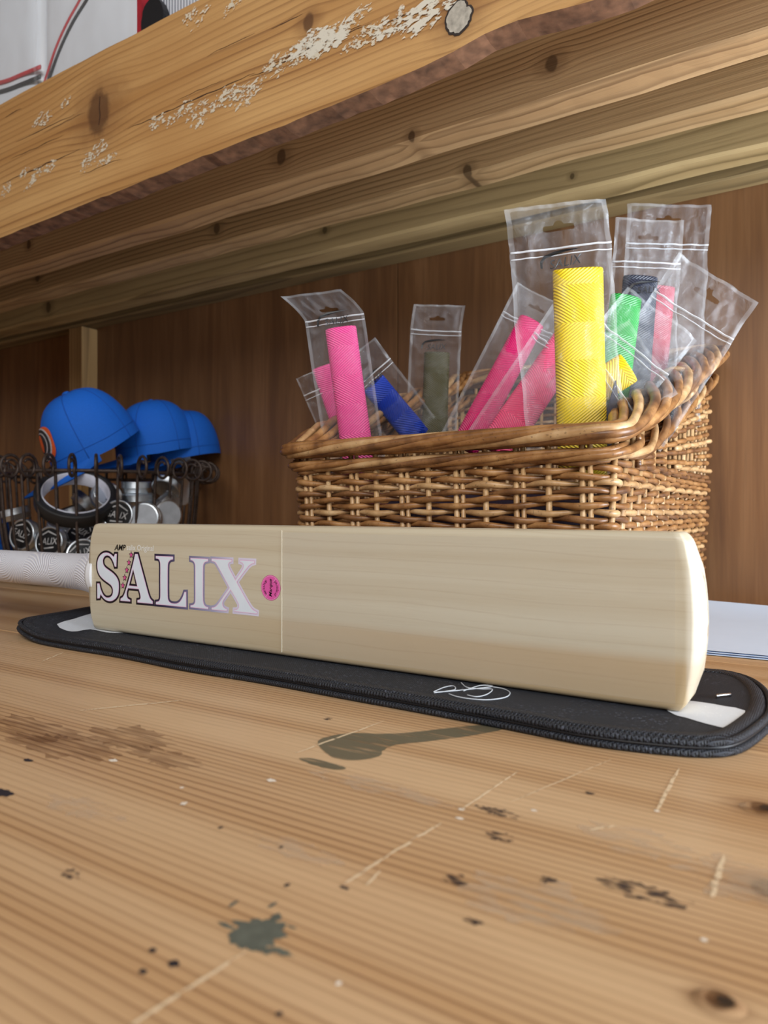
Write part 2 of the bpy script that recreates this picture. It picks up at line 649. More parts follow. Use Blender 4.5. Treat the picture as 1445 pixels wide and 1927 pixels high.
def section(x, hw, et, sp, r=0.0045, n=5):
    """closed outline in (Y, Z): flat face, rounded edges, ridged back"""
    pts = []
    y0 = BY

    def arc(cy, cz, a0, a1, rr):
        for k in range(n):
            a = a0 + (a1 - a0) * k / (n - 1)
            pts.append((x, cy + rr * math.cos(a), cz + rr * math.sin(a)))
    for k in range(7):
        t = -1 + 2 * k / 6
        pts.append((x, y0, BZC + t * (hw - r) * 0.98))
    arc(y0 + r, BZC + hw - r, math.pi, math.pi / 2, r)
    arc(y0 + et - r, BZC + hw - r, math.pi / 2, math.pi / 5, r)
    for k in range(1, 8):
        t = 1 - 2 * k / 8
        pts.append((x, y0 + et + (sp - et) * (1 - abs(t) ** 1.3), BZC + t * (hw - r)))
    arc(y0 + et - r, BZC - hw + r, -math.pi / 5, -math.pi / 2, r)
    arc(y0 + r, BZC - hw + r, -math.pi / 2, -math.pi, r)
    return pts


HW = (BZ1 - BZ0) / 2
st = [(XL - .0075, .024, .028, .034), (XL - .004, .044, .024, .036), (XL, HW - .0006, .023, .04), (XL + .004, HW, .023, .042)]
LB = XR - XL
for t in (.1, .25, .4, .55, .7, .82, .92, .97):
    et = .023 + .016 * math.sin(min(1, t / .75) * math.pi / 2) - (.010 * max(0, (t - .75) / .25))
    sp = .042 + .022 * math.sin(min(1, t / .7) * math.pi / 2) - (.030 * max(0, (t - .72) / .28))
    st.append((XL + LB * t, HW, et, sp))
loops = [section(*s) for s in st]
et, sp = .031, .036


def toe(x0, d, dx):
    base = section(x0, HW, et, sp)
    ym = BY + sp / 2
    out = []
    for (x, y, z) in base:
        u = (z - BZC) / HW
        yy = ym + (y - ym) * (1 - 2 * d / sp)
        zz = BZC + (z - BZC) * (1 - 0.9 * d / HW)
        bulge = .0050 * (1 - u * u) - .0030 * u ** 12
        out.append((x0 + bulge + dx, yy, zz))
    return out


for d, dx in [(0, -.004), (0, 0), (.0006, .0011), (.0015, .0021), (.0032, .0034), (.006, .0048), (.010, .0060), (.014, .0066), (.0172, .0068)]:
    loops.append(toe(XR, d, dx))
blade = mk('blade', loft(loops), M['willow'], bat)
blade.data.polygons[-1].use_smooth = False

# handle with rubber grip
def handle_grip():
    n = NB('white_rubber_grip')
    x, y, z = n.sep(n.obj())
    period = 0.048
    fx = n.math('SUBTRACT', n.math('MODULO', n.math('ADD', x, 2.0), period), 0.0)
    cell = n.math('FLOOR', n.math('DIVIDE', n.math('ADD', x, 2.0), period))
    par = n.math('MODULO', cell, 2.0)
    zz = n.math('ADD', z, n.math('SUBTRACT', n.math('MULTIPLY', par, 0.05), 0.025))
    d = n.math('SQRT', n.math('ADD', n.math('MULTIPLY', fx, fx), n.math('MULTIPLY', zz, zz)))
    s = n.math('SINE', n.math('MULTIPLY', d, 2 * math.pi / 0.0027))
    n.P('Base Color', n.ramp(s, [(0.0, rgb(214, 216, 228)), (0.6, rgb(240, 241, 246))]))
    n.P('Roughness', 0.45)
    n.bump(s, 0.45, 0.0007)
    return n.m


M['wgrip'] = handle_grip()
M['wrub'] = plain('white_rubber', rgb(238, 240, 244), 0.4, namt=0.02)
HY = BY + .0205
loops, N = [], 40
xs = [(-.0005, .0262), (-.003, .0262), (-.0055, .0258), (-.009, .0246), (-.016, .0226), (-.026, .0207), (-.04, .0196), (-.06, .0192), (-.1, .019), (-.2, .0188), (-.285, .0188), (-.29, .02), (-.298, .02), (-.302, .016)]
for (dx, r) in xs:
    x = XL - .006 + dx
    loops.append([(x, HY + min(r, .0225) * .98 * math.cos(2 * math.pi * k / N), BZC + .001 + r * math.sin(2 * math.pi * k / N)) for k in range(N)])
hd = mk('handle', loft(loops), M['wgrip'], bat)
lp = []
for (dx, r) in [(.0045, .0268), (.003, .0275), (-.002, .0272), (-.0045, .0262)]:
    x = XL - .0075 + dx
    lp.append([(x, HY + min(r, .0228) * math.cos(2 * math.pi * k / N), BZC + .001 + r * math.sin(2 * math.pi * k / N)) for k in range(N)])
mk('grip_collar', loft(lp), M['wrub'], hd)


def face(p2, lift):
    """2D (X, Z) -> points on the bat's face, lifted towards the viewer"""
    return [Vector((p[0], BY - lift, p[1])) for p in p2]


def crop(origin, pts, s=12.0417):
    out = []
    for (x, y) in pts:
        p = at_Y(origin[0] + x / s, origin[1] + y / s, BY)
        out.append((p.x, p.z))
    return out


def cat2(pts, n=3):
    """round a traced outline but keep its sharp corners"""
    P = [Vector((p[0], p[1], 0)) for p in pts]
    m = len(P)
    out = []
    sharp = []
    for i in range(m):
        a, b = (P[i] - P[i - 1]).normalized(), (P[(i + 1) % m] - P[i]).normalized()
        sharp.append(a.dot(b) < 0.66)
    for i in range(m):
        j = (i + 1) % m
        p1, p2 = P[i], P[j]
        L = (p2 - p1).length
        t1 = (p2 - p1) if sharp[i] else (P[j] - P[i - 1]).normalized() * L
        t2 = (p2 - p1) if sharp[j] else (P[(j + 1) % m] - P[i]).normalized() * L
        k = n if not (sharp[i] and sharp[j]) else 1
        for q in range(k):
            t = q / k
            h = (2 * t**3 - 3 * t**2 + 1) * p1 + (t**3 - 2 * t**2 + t) * t1 + (-2 * t**3 + 3 * t**2) * p2 + (t**3 - t**2) * t2
            out.append((h.x, h.y))
    return out


LET = {
 'S': ((175, 1020), [(545,265),(535,560),(498,562),(470,470),(430,385),(380,325),(325,305),(275,325),(240,380),(232,440),(245,510),(290,575),(370,635),(450,695),(530,780),(580,880),(593,980),(590,1100),(570,1200),(520,1280),(450,1330),(380,1342),(300,1320),(235,1265),(178,1188),(155,1277),(100,1280),(97,935),(152,935),(180,1060),(230,1180),(290,1245),(350,1256),(410,1235),(445,1180),(455,1100),(440,1030),(400,970),(320,910),(230,840),(160,760),(115,660),(100,560),(105,440),(140,340),(200,270),(270,238),(340,240),(410,275),(475,335),(500,265)], []),
 'A': ((175, 1020), [(955,268),(1020,268),(1080,500),(1150,760),(1220,1020),(1270,1200),(1310,1290),(1362,1342),(1360,1405),(1010,1372),(1012,1310),(1060,1298),(1080,1260),(1070,1180),(1040,1070),(800,1050),(775,1130),(775,1220),(795,1275),(850,1310),(850,1352),(625,1332),(630,1275),(680,1240),(720,1160),(770,1000),(850,720),(930,400)],
       [[(915,620),(1008,1005),(820,985)]]),
 'L': ((280, 1030), [(160,190),(555,208),(555,275),(500,290),(460,330),(440,400),(435,700),(437,1100),(450,1190),(490,1245),(560,1268),(640,1265),(710,1220),(770,1120),(810,1005),(855,1005),(857,1362),(160,1292),(165,1230),(220,1220),(250,1185),(262,1120),(262,700),(262,380),(245,300),(215,265),(160,255)], []),
 'I': ((280, 1030), [(945,235),(1352,258),(1352,320),(1290,335),(1250,380),(1240,450),(1238,800),(1240,1200),(1262,1290),(1300,1335),(1357,1350),(1355,1405),(945,1362),(945,1310),(1000,1300),(1040,1265),(1052,1200),(1052,800),(1050,420),(1035,355),(1000,310),(945,290)], []),
 'X': ((380, 1040), [(220,130),(685,150),(685,215),(635,225),(608,265),(620,330),(765,605),(920,370),(942,310),(930,260),(900,235),(858,222),(860,160),(1200,180),(1198,240),(1130,265),(1060,320),(800,665),(960,960),(1100,1200),(1170,1285),(1260,1335),(1258,1395),(728,1340),(730,1285),(800,1275),(835,1225),(825,1160),(655,855),(500,1075),(475,1140),(485,1200),(520,1245),(580,1275),(575,1330),(220,1295),(220,1240),(290,1225),(360,1165),(620,795),(340,280),(290,215),(220,195)], []),
}
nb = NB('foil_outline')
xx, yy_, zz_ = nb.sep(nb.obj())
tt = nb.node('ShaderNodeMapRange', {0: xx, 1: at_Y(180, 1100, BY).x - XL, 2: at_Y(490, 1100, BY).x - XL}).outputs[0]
nb.P('Base Color', nb.ramp(tt, [(0.0, rgb(14, 10, 22)), (0.33, rgb(18, 14, 32)), (0.46, rgb(52, 46, 78)), (0.58, rgb(104, 100, 136)), (0.74, rgb(168, 166, 196)), (0.86, rgb(220, 214, 236)), (1.0, rgb(228, 222, 240))]))  # foil's reflections, dark left to lilac right, are put into the base colour
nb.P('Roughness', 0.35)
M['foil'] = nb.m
M['pinkline'] = plain('purple_print_line', rgb(170, 84, 158), 0.4, namt=.02)
M['pinkrim'] = plain('pale_pink_print', rgb(240, 214, 238), 0.4, namt=.02)
M['letter'] = plain('white_foil_print', rgb(230, 240, 252), 0.3, namt=.02)
M['black'] = plain('black_print', rgb(12, 10, 14), 0.45, namt=.02)
M['starp'] = plain('pink_star_print', rgb(226, 92, 158), 0.4, namt=.02)
M['whitep'] = plain('white_print', rgb(240, 240, 236), 0.4, namt=.02)
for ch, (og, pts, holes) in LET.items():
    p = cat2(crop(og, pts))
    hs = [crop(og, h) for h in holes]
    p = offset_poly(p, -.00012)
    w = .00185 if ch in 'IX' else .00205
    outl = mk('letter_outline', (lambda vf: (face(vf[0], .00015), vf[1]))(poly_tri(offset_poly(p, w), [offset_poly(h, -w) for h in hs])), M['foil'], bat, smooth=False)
    mk('letter_line', (lambda vf: (face(vf[0], .00022), vf[1]))(poly_tri(offset_poly(p, .00013), [offset_poly(h, -.00013) for h in hs])), M['pinkline'], outl, smooth=False)
    mk('letter_rim', (lambda vf: (face(vf[0], .00028), vf[1]))(poly_tri(p, hs)), M['pinkrim'], outl, smooth=False)
    mk('letter_fill', (lambda vf: (face(vf[0], .00034), vf[1]))(poly_tri(offset_poly(p, -.0007), [offset_poly(h, .0007) for h in hs])), M['letter'], outl, smooth=False)
for (cx, cy) in [(868, 292), (818, 465), (770, 635), (722, 808), (680, 985)]:
    c0 = crop((175, 1020), [(cx, cy)])[0]

    def star(R):
        return [(c0[0] + (R if k % 2 == 0 else R * .48) * .9 * math.sin(k * math.pi / 5), c0[1] + (R if k % 2 == 0 else R * .48) * math.cos(k * math.pi / 5)) for k in range(10)]
    vf = poly_tri(star(.0040))
    so = mk('star', (face(vf[0], .0002), vf[1]), M['black'], bat, smooth=False)
    vf = poly_tri(star(.0027))
    mk('star_fill', (face(vf[0], .0003), vf[1]), M['starp'], so, smooth=False)


def face_text(name, s, x0, x1, ytop, ybot, mat, parent, shear=0.0, embolden=0.0):
    a, b = at_Y(x0, ybot, BY), at_Y(x1, ytop, BY)
    vf = fit2d(text2d(s, shear, bold=embolden), a.x, b.x, a.z, b.z)
    return mk(name, (face(vf[0], .0003), vf[1]), mat, parent, smooth=False)


face_text('lettering', 'AMP', 215.5, 237, 1025.0, 1035.2, M['black'], bat, 0.3, 0.022)
face_text('lettering', 'salix Original', 239, 289.5, 1026.5, 1038.5, M['whitep'], bat, 0.0, 0.012)

# round pink sticker
M['stick'] = plain('pink_sticker', rgb(232, 98, 178), 0.4, namt=.03)
M['stickd'] = plain('deep_pink_print', rgb(206, 66, 150), 0.4, namt=.02)
M['stickl'] = plain('light_pink_print', rgb(242, 150, 204), 0.4, namt=.02)
sc0 = at_Y(509.6, 1106, BY)
RS = 0.0107


def disc(r, lift, n=48, c=None):
    c = c or (sc0.x, sc0.z)
    return poly_tri([(c[0] + r * math.cos(2 * math.pi * k / n), c[1] + r * math.sin(2 * math.pi * k / n)) for k in range(n)])


vf = disc(RS, 0)
sk = mk('round_sticker', (face(vf[0], .00015), vf[1]), M['stickd'], bat, smooth=False)
sk['label'] = 'round pink workshop sticker'
vf = disc(RS * .96, 0); mk('sticker_ring', (face(vf[0], .0002), vf[1]), M['stickl'], sk, smooth=False)
vf = disc(RS * .90, 0); mk('sticker_field', (face(vf[0], .00025), vf[1]), M['stick'], sk, smooth=False)


def rot90(v):      # sticker is turned a quarter turn anticlockwise
    return (sc0.x - v[1], sc0.z + v[0])


vf = text2d('Marque', 0.35, bold=.022)
vf = fit2d(vf, -RS * .72, RS * .70, -RS * .24, RS * .18)
mk('lettering', (face([rot90(v) for v in vf[0]], .0003), vf[1]), M['black'], sk, smooth=False)
for word, updir in (('workshop', 1), ('prepared', -1)):
    allv = []
    for i, ch in enumerate(word):
        v = text2d(ch)
        hgt = RS * .34
        V2 = [Vector(((p.x - .28) * hgt * 1.05, (p.y - .22) * hgt * 1.1, 0)) for p in v[0]]
        ang = (i - 3.5) * 0.235
        R0 = RS * .68
        if updir > 0:
            V2 = [Vector((p.x * math.cos(-ang) - p.y * math.sin(-ang) + R0 * math.sin(ang), p.x * math.sin(-ang) + p.y * math.cos(-ang) + R0 * math.cos(ang), 0)) for p in V2]
        else:
            V2 = [Vector((p.x * math.cos(ang) - p.y * math.sin(ang) + R0 * math.sin(ang), p.x * math.sin(ang) + p.y * math.cos(ang) - R0 * math.cos(ang), 0)) for p in V2]
        allv.append((V2, v[1]))
    vf = join(*allv)
    mk('lettering', (face([rot90(v) for v in vf[0]], .0003), vf[1]), M['black'], sk, smooth=False)
for sgn in (1, -1):
    vf = poly_tri([(sc0.x + sgn * RS * a, sc0.z + sgn * RS * b) for a, b in ((.30, .50), (.36, .47), (.58, .78), (.52, .82))])
    mk('sticker_bar', (face(vf[0], .0003), vf[1]), M['stickl'], sk, smooth=False)


def film_mat(name, base=0.12, edge=0.45, rough=0.12, bump=0.0, bscale=60, tint=(1, 1, 1, 1), haze=(.86, .88, .9, 1)):
    n = NB(name)
    tr = n.node('ShaderNodeBsdfTransparent', {0: tint}).outputs[0]
    lw = n.node('ShaderNodeLayerWeight', {0: 0.35}).outputs['Facing']
    var = n.noise(n.obj(), 14, 3)
    f = n.math('ADD', n.math('MULTIPLY', lw, edge), n.math('MULTIPLY', n.math('ADD', var, .5), base), clamp=True)
    n.P('Base Color', haze)
    n.P('Roughness', rough)
    n.P('Specular IOR Level', 0.9)
    if bump:
        h = n.math('ADD', n.noise(n.obj(), bscale, 3, .55, 1.2), n.math('MULTIPLY', n.noise(n.obj(), bscale * .3, 2), 1.5))
        n.bump(h, bump, 0.004)
    ms = n.node('ShaderNodeMixShader', {0: f, 1: tr, 2: n.b.outputs[0]})
    n.t.links.new(ms.outputs[0], n.out.inputs[0])
    return n.m


M['scuff'] = film_mat('clear_face_film', 0.035, 0.12, 0.22)
M['filmedge'] = plain('film_cut_edge', rgb(232, 226, 206), 0.3, namt=.02)
xs0 = at_Y(530.5, 1100, BY).x
mk('face_film', box(xs0, XR - .004, BY - .00030, BY - .00008, BZ0 + .005, BZ1 - .005), M['scuff'], bat, smooth=False)
mk('film_edge', box(xs0 - .0003, xs0 + .0002, BY - .00045, BY - .00006, BZ0 + .0035, BZ1 - .0035), M['filmedge'], bat, smooth=False)

# ------------------------------------------------------------------ bat cover under the bat
M_T = MAT_T


def fabric(name, col, col2, pitch=0.0011, rough=0.75, bump=0.5):
    n = NB(name)
    x, y, z = n.sep(n.obj())
    a = n.math('SINE', n.math('MULTIPLY', n.math('ADD', x, y), 2 * math.pi / pitch))
    b = n.math('SINE', n.math('MULTIPLY', n.math('SUBTRACT', x, y), 2 * math.pi / pitch))
    wv = n.math('MAXIMUM', a, b)
    lint = n.step(n.noise(n.obj(), 520, 2), 0.60, 0.68)
    dust = n.noise(n.obj(), 26, 4)
    c = n.mix(n.step(wv, -.2, 1.0), col, col2)
    c = n.mix(n.math('MULTIPLY', lint, n.step(dust, .35, .65)), c, tuple(min(1, k * 3.2 + .03) for k in col2[:3]) + (1,))
    n.P('Base Color', c)
    n.P('Roughness', rough)
    n.bump(wv, bump, 0.0004)
    return n.m


M['cordura'] = fabric('black_cover_fabric', rgb(11, 13, 19), rgb(34, 38, 48), 0.0021)
M['binding'] = fabric('black_binding_tape', rgb(8, 10, 15), rgb(34, 38, 48), 0.0024, 0.6, 0.9)
M['canvas'] = fabric('white_lining_fabric', rgb(202, 208, 216), rgb(222, 226, 232), 0.0012, 0.7, 0.3)
front_px = [(224, 1235), (349, 1260), (498, 1284), (648, 1312), (780, 1336), (950, 1368), (1102, 1398), (1240, 1415), (1332, 1421), (1387, 1414), (1430, 1386)]
back_px = [(1452, 1335), (1446, 1300), (1415, 1275), (1374, 1263), (1339, 1259)]
out2 = [at_Z(x, y, 0.0015) for x, y in front_px] + [at_Z(x, y, M_T) for x, y in back_px]
out2 = [(p.x, p.y) for p in out2]
out2 += [(-.098, .588), (-.118, .562), (-.15, .541), (-.25, .538), (-.38, .538), (-.47, .540), (-.54, .556), (-.62, .579), (-.70, .583), (-.736, .565), (-.746, .53), (-.737, .492), (-.731, .457), (-.726, .434), (-.708, .417), (-.668, .408), (-.61, .4055)]


def lift(x):
    t = max(0, min(1, (-.645 - x) / .085))
    return .0075 * t * t * (3 - 2 * t)


P3 = smooth_pts([(x, y, 0) for x, y in out2], 5, True)
outline = [(p.x, p.y) for p in P3]
# even spacing
def resample(poly, n):
    P = [Vector((p[0], p[1])) for p in poly]
    L = [0]
    for i in range(len(P)): L.append(L[-1] + (P[(i + 1) % len(P)] - P[i]).length)
    out = []
    j = 0
    for k in range(n):
        s = L[-1] * k / n
        while L[j + 1] < s: j += 1
        t = (s - L[j]) / max(1e-9, L[j + 1] - L[j])
        p = P[j].lerp(P[(j + 1) % len(P)], t)
        out.append((p.x, p.y))
    return out


outline = resample(outline, 260)
cover = root('bat_cover', 'black padded bat cover with piped edges lying flat under the cricket bat', 'bat cover', (-0.35, 0.46, 0))
ins = [(0.0025, 0.0006), (0.0012, .0022), (0.0022, .0055), (.004, M_T - .0012), (.007, M_T - .0002), (.014, M_T)]
loops = [[(p[0], p[1], h) for p in offset_poly(outline, -d)] for d, h in ins]
V, F = loft(loops, False, False)
bv, bf = poly_tri(offset_poly(outline, -.0025)); nV = len(V)
V += [Vector((p.x, p.y, .0006)) for p in bv]; F += [[i + nV for i in t] for t in bf]
tv, tf = poly_tri(offset_poly(outline, -.014)); nV = len(V)
V += [Vector((p.x, p.y, M_T)) for p in tv]; F += [[i + nV for i in t] for t in tf]
body = mk('body', (V, F), M['cordura'], cover)


def slice_x(o, xs):
    bm = bmesh.new()
    bm.from_mesh(o.data)
    for x in xs:
        bmesh.ops.bisect_plane(bm, geom=bm.verts[:] + bm.edges[:] + bm.faces[:], dist=1e-6, plane_co=(x, 0, 0), plane_no=(1, 0, 0))
    bm.to_mesh(o.data)
    bm.free()


slice_x(body, [-.645 - .01 * k + .35 for k in range(10)])
mk('edge_piping', tube([(p[0], p[1], .0022) for p in offset_poly(outline, .0)], .0021, 8, True), M['binding'], cover)
mk('edge_piping', tube([(p[0], p[1], M_T - .0016) for p in offset_poly(outline, -.0012)], .0021, 8, True), M['binding'], cover)
mk('zip_teeth', tube([(p[0], p[1], .0049) for p in offset_poly(outline, -.0012)], .0013, 6, True), M['black'], cover)
lo, li = offset_poly(outline, -.004), offset_poly(outline, -.0125)
lm = offset_poly(outline, -.008)
hem = loft([[(p[0], p[1], M_T - .0006) for p in lo], [(p[0], p[1], M_T + .0009) for p in offset_poly(outline, -.0055)], [(p[0], p[1], M_T + .0009) for p in offset_poly(outline, -.0115)], [(p[0], p[1], M_T + .0001) for p in li]], False, False)
mk('hem_tape', hem, M['binding'], cover)


def flat_patch(px, z, n=4):
    P = smooth_pts([at_Z(x, y, z) for x, y in px], n, True)
    v, f = poly_tri([(p.x, p.y) for p in P])
    return [Vector((p.x, p.y, z)) for p in v], f


zp = M_T + .00035
wl_ = mk('white_lining', flat_patch([(107, 1180), (140, 1172), (172, 1164), (215, 1156), (300, 1170), (300, 1190), (262, 1192), (225, 1191), (200, 1190), (170, 1184), (145, 1188), (125, 1187)], zp, 2), M['canvas'], cover, smooth=False)
slice_x(wl_, [-.645 - .01 * k + .35 for k in range(10)])
mk('white_lining', flat_patch([(1270, 1345), (1290, 1350), (1330, 1362), (1382, 1372), (1395, 1358), (1402, 1337), (1360, 1328), (1325, 1322), (1280, 1318), (1250, 1330)], zp, 2), M['canvas'], cover, smooth=False)
M['thread'] = plain('white_thread', rgb(206, 210, 216), 0.6)
def strand(px):
    P = smooth_pts([at_Z(780 + x / 2.173, 1150 + y / 2.173, M_T + .0004) for x, y in px], 5)
    return tube(P, .00038, 5)
for px_ in ([(78, 330), (120, 312), (158, 306), (162, 322), (80, 334)], [(80, 332), (160, 326), (240, 318), (320, 308), (270, 304), (200, 326)],
            [(320, 310), (365, 318), (390, 334), (372, 352), (310, 362), (240, 360), (175, 350), (140, 338)],
            [(190, 292), (215, 312), (270, 318), (318, 320), (296, 340), (255, 350), (215, 343)]):
    mk('embroidery', strand(px_), M['thread'], cover)
M['silver'] = plain('bright_metal', rgb(205, 208, 212), 0.2, 1.0, namt=.02)
a_, b_ = at_Z(1349, 1309, M_T + .002), at_Z(1374, 1306, M_T + .002)
mk('staple', tube([a_ + Vector((0, 0, -.0015)), a_, b_, b_ + Vector((0, 0, -.0015))], .0009, 6), M['silver'], cover)

for o_ in cover.children:      # the tip of the cover curls off the bench
    for v_ in o_.data.vertices:
        v_.co.z += lift(v_.co.x + OFF[cover.name].x)

# ------------------------------------------------------------------ paper
M['paper'] = plain('white_paper', rgb(208, 224, 246), 0.7, namt=.01, nscale=20)
pc = [at_Z(1336, 1234, .0), at_Z(1500, 1249, .0)]
e1 = (pc[1] - pc[0]).normalized()
e2 = Vector((-e1.y, e1.x, 0))
paper = root('paper_stack', 'loose white paper sheets lying at the foot of the wall', 'paper', pc[0])
for k in range(3):
    V, F = [], []
    nx_, ny_ = 10, 10
    for j in range(ny_ + 1):
        for i in range(nx_ + 1):
            u, v = i / nx_, j / ny_
            q = pc[0] + e1 * (-.06 + u * .297 + k * .003) + e2 * (v * .315 + k * .004)
            q.z = .0008 + k * .0012 + (.006 + .002 * k) * max(0, (v - .7) / .3) ** 2 * max(0, 1 - u)
            if q.y > WALL - .004: q.y = WALL - .004
            V.append(q)
    for j in range(ny_):
        for i in range(nx_):
            a = j * (nx_ + 1) + i
            F.append([a, a + 1, a + nx_ + 2, a + nx_ + 1])
    mk('sheet', (V, F), M['paper'], paper)

# ------------------------------------------------------------------ wear on the bench and on the shelf's front board
def ragged(cx, cy, rx, ry, amp=0.35, freq=2.0, n=44, seed=0.0, rot=0.0):
    out = []
    for k in range(n):
        a = 2 * math.pi * k / n
        q = Vector((math.cos(a) * freq + seed, math.sin(a) * freq, seed * 1.7))
        r = 1 + amp * (noise.noise(q) + 0.6 * noise.noise(q * 2.7) + 0.4 * noise.noise(q * 6.1))
        x, y = rx * r * math.cos(a), ry * r * math.sin(a)
        out.append((cx + x * math.cos(rot) - y * math.sin(rot), cy + x * math.sin(rot) + y * math.cos(rot)))
    return out


def veil(name, col, alpha, rough=0.5, nscale=(30, 260, 1), thresh=(0.35, 0.6)):
    """thin worn paint or stain through which the wood partly shows"""
    n = NB(name)
    n.P('Base Color', col)
    n.P('Roughness', rough)
    f = n.noise(n.scale(n.obj(), nscale), 1.0, 3)
    n.P('Alpha', n.math('MULTIPLY', n.step(f, *thresh), alpha))
    return n.m


M['greypaint'] = plain('grey_paint', rgb(92, 96, 86), 0.5, namt=.12, nscale=200)
M['wornpaint'] = veil('worn_grey_paint', rgb(100, 97, 78), 0.72, thresh=(.15, .5))
M['ink'] = plain('dark_ink', rgb(40, 37, 44), 0.5)
M['wornink'] = veil('worn_ink', rgb(58, 44, 44), 0.8, nscale=(150, 400, 1), thresh=(.42, .58))
M['stain'] = veil('brown_stain', rgb(110, 68, 40), 0.30, thresh=(.3, .6))
M['pale'] = veil('pale_wear', rgb(214, 190, 160), 0.4, nscale=(60, 160, 1), thresh=(.35, .6))
M['scr'] = veil('scratch_wood', rgb(232, 208, 172), 0.85, nscale=(260, 260, 1), thresh=(.3, .5))
M['speck'] = plain('pale_chip', rgb(232, 222, 206), 0.6)
M['hole'] = plain('knot_hole', rgb(44, 30, 22), 0.4)
ZB = [0.00008]


def bench_mark(name, mat, items):
    for i, (x, y, rx, ry, amp) in enumerate(items):
        p = at_Z(x, y, 0)
        ZB[0] += 0.000004
        v, f = poly_tri(ragged(p.x, p.y, rx, ry, amp, 2.2, 60, x * .13))
        mk(name, ([Vector((q.x, q.y, ZB[0])) for q in v], f), M[mat], bench, smooth=False)


bench_mark('stain', 'stain', [(235, 1388, .030, .016, .6), (310, 1425, .024, .010, .7), (110, 1402, .036, .014, .6), (60, 1370, .045, .013, .5)])
bench_mark('wear_patch', 'pale', [(1190, 1580, .020, .013, .5), (1000, 1700, .026, .014, .5), (1385, 1650, .016, .016, .5), (150, 1520, .02, .008, .6), (700, 1480, .04, .007, .5), (560, 1600, .02, .006, .5)])
for px_ in ([(598, 1398), (612, 1388), (660, 1380), (720, 1381), (780, 1378), (840, 1371), (900, 1365), (958, 1365), (935, 1376), (870, 1387), (800, 1396), (745, 1402), (722, 1412), (712, 1424), (670, 1431), (632, 1428), (610, 1414)],
            [(563, 1428), (590, 1428), (625, 1437), (652, 1446), (630, 1449), (590, 1440)]):
    P_ = smooth_pts([at_Z(x, y, 0) for x, y in px_], 5, True)
    v, f = poly_tri([(q.x + .0008 * noise.noise(q * 300), q.y + .0006 * noise.noise(q * 330 + Vector((9, 0, 0)))) for q in P_])
    mk('worn_paint', ([Vector((q.x, q.y, .0002)) for q in v], f), M['wornpaint'], bench, smooth=False)
bench_mark('paint_splat', 'greypaint', [(486, 1757, .0084, .0078, .30)])
bench_mark('paint_fleck', 'greypaint', [(425, 1742, .0035, .0009, .5), (530, 1792, .0036, .0014, .5), (438, 1702, .0007, .0022, .6), (512, 1704, .0007, .0020, .6), (548, 1745, .002, .0005, .5), (455, 1778, .0020, .0016, .6), (520, 1728, .0018, .0022, .6), (448, 1738, .0022, .0012, .6), (500, 1790, .0024, .0014, .6)])
bench_mark('ink_spot', 'ink', [(287, 1789, .0012, .0011, .2), (327, 1814, .0019, .0015, .25), (269, 1829, .0013, .0010, .2), (2, 1492, .0065, .0035, .3), (53, 1431, .0032, .0015, .4), (525, 1909, .0009, .0009, .3), (648, 1671, .0020, .0008, .4), (540, 1666, .0009, .0012, .5), (529, 1595, .0007, .0010, .4), (415, 1558, .0009, .001, .4)])
bench_mark('ink_smudge', 'wornink', [(943, 1530, .0095, .0034, .5), (858, 1657, .0045, .0034, .5), (890, 1735, .003, .0016, .5), (617, 1353, .003, .0022, .6), (940, 1575, .006, .004, .6), (1205, 1680, .012, .006, .6), (1030, 1655, .003, .003, .6), (1110, 1493, .002, .0016, .4), (135, 1645, .004, .003, .5)])
bench_mark('paint_chip', 'speck', [(346, 1513, .0013, .0017, .5), (510, 1469, .0025, .0016, .5), (1005, 1526, .0014, .0010, .4), (1325, 1770, .001, .001, .4), (637, 1852, .0008, .0009, .4), (215, 1432, .003, .0016, .5), (868, 1524, .0014, .0011, .4), (865, 1541, .0018, .0010, .4), (1236, 1527, .0012, .0010, .3), (342, 1483, .001, .001, .3)])


def scratch(x0, y0, x1, y1, wd, n=24):
    a, b = at_Z(x0, y0, 0), at_Z(x1, y1, 0)
    d = (b - a)
    nn = Vector((-d.y, d.x, 0)).normalized()
    ZB[0] += .000004
    V, F = [], []
    for i in range(n + 1):
        t = i / n
        w = wd * (0.35 + 0.65 * math.sin(math.pi * min(1, t * 1.0 + .05)) ** .5) * (1 + .5 * noise.noise(Vector((t * 14, x0, 0))))
        c = a + d * t + nn * (wd * .8 * noise.noise(Vector((t * 5, x0, 7))))
        V += [c + nn * w, c - nn * w]
    V = [Vector((p.x, p.y, ZB[0])) for p in V]
    for i in range(n): F.append([2 * i, 2 * i + 1, 2 * i + 3, 2 * i + 2])
    mk('scratch', (V, F), M['scr'], bench, smooth=False)


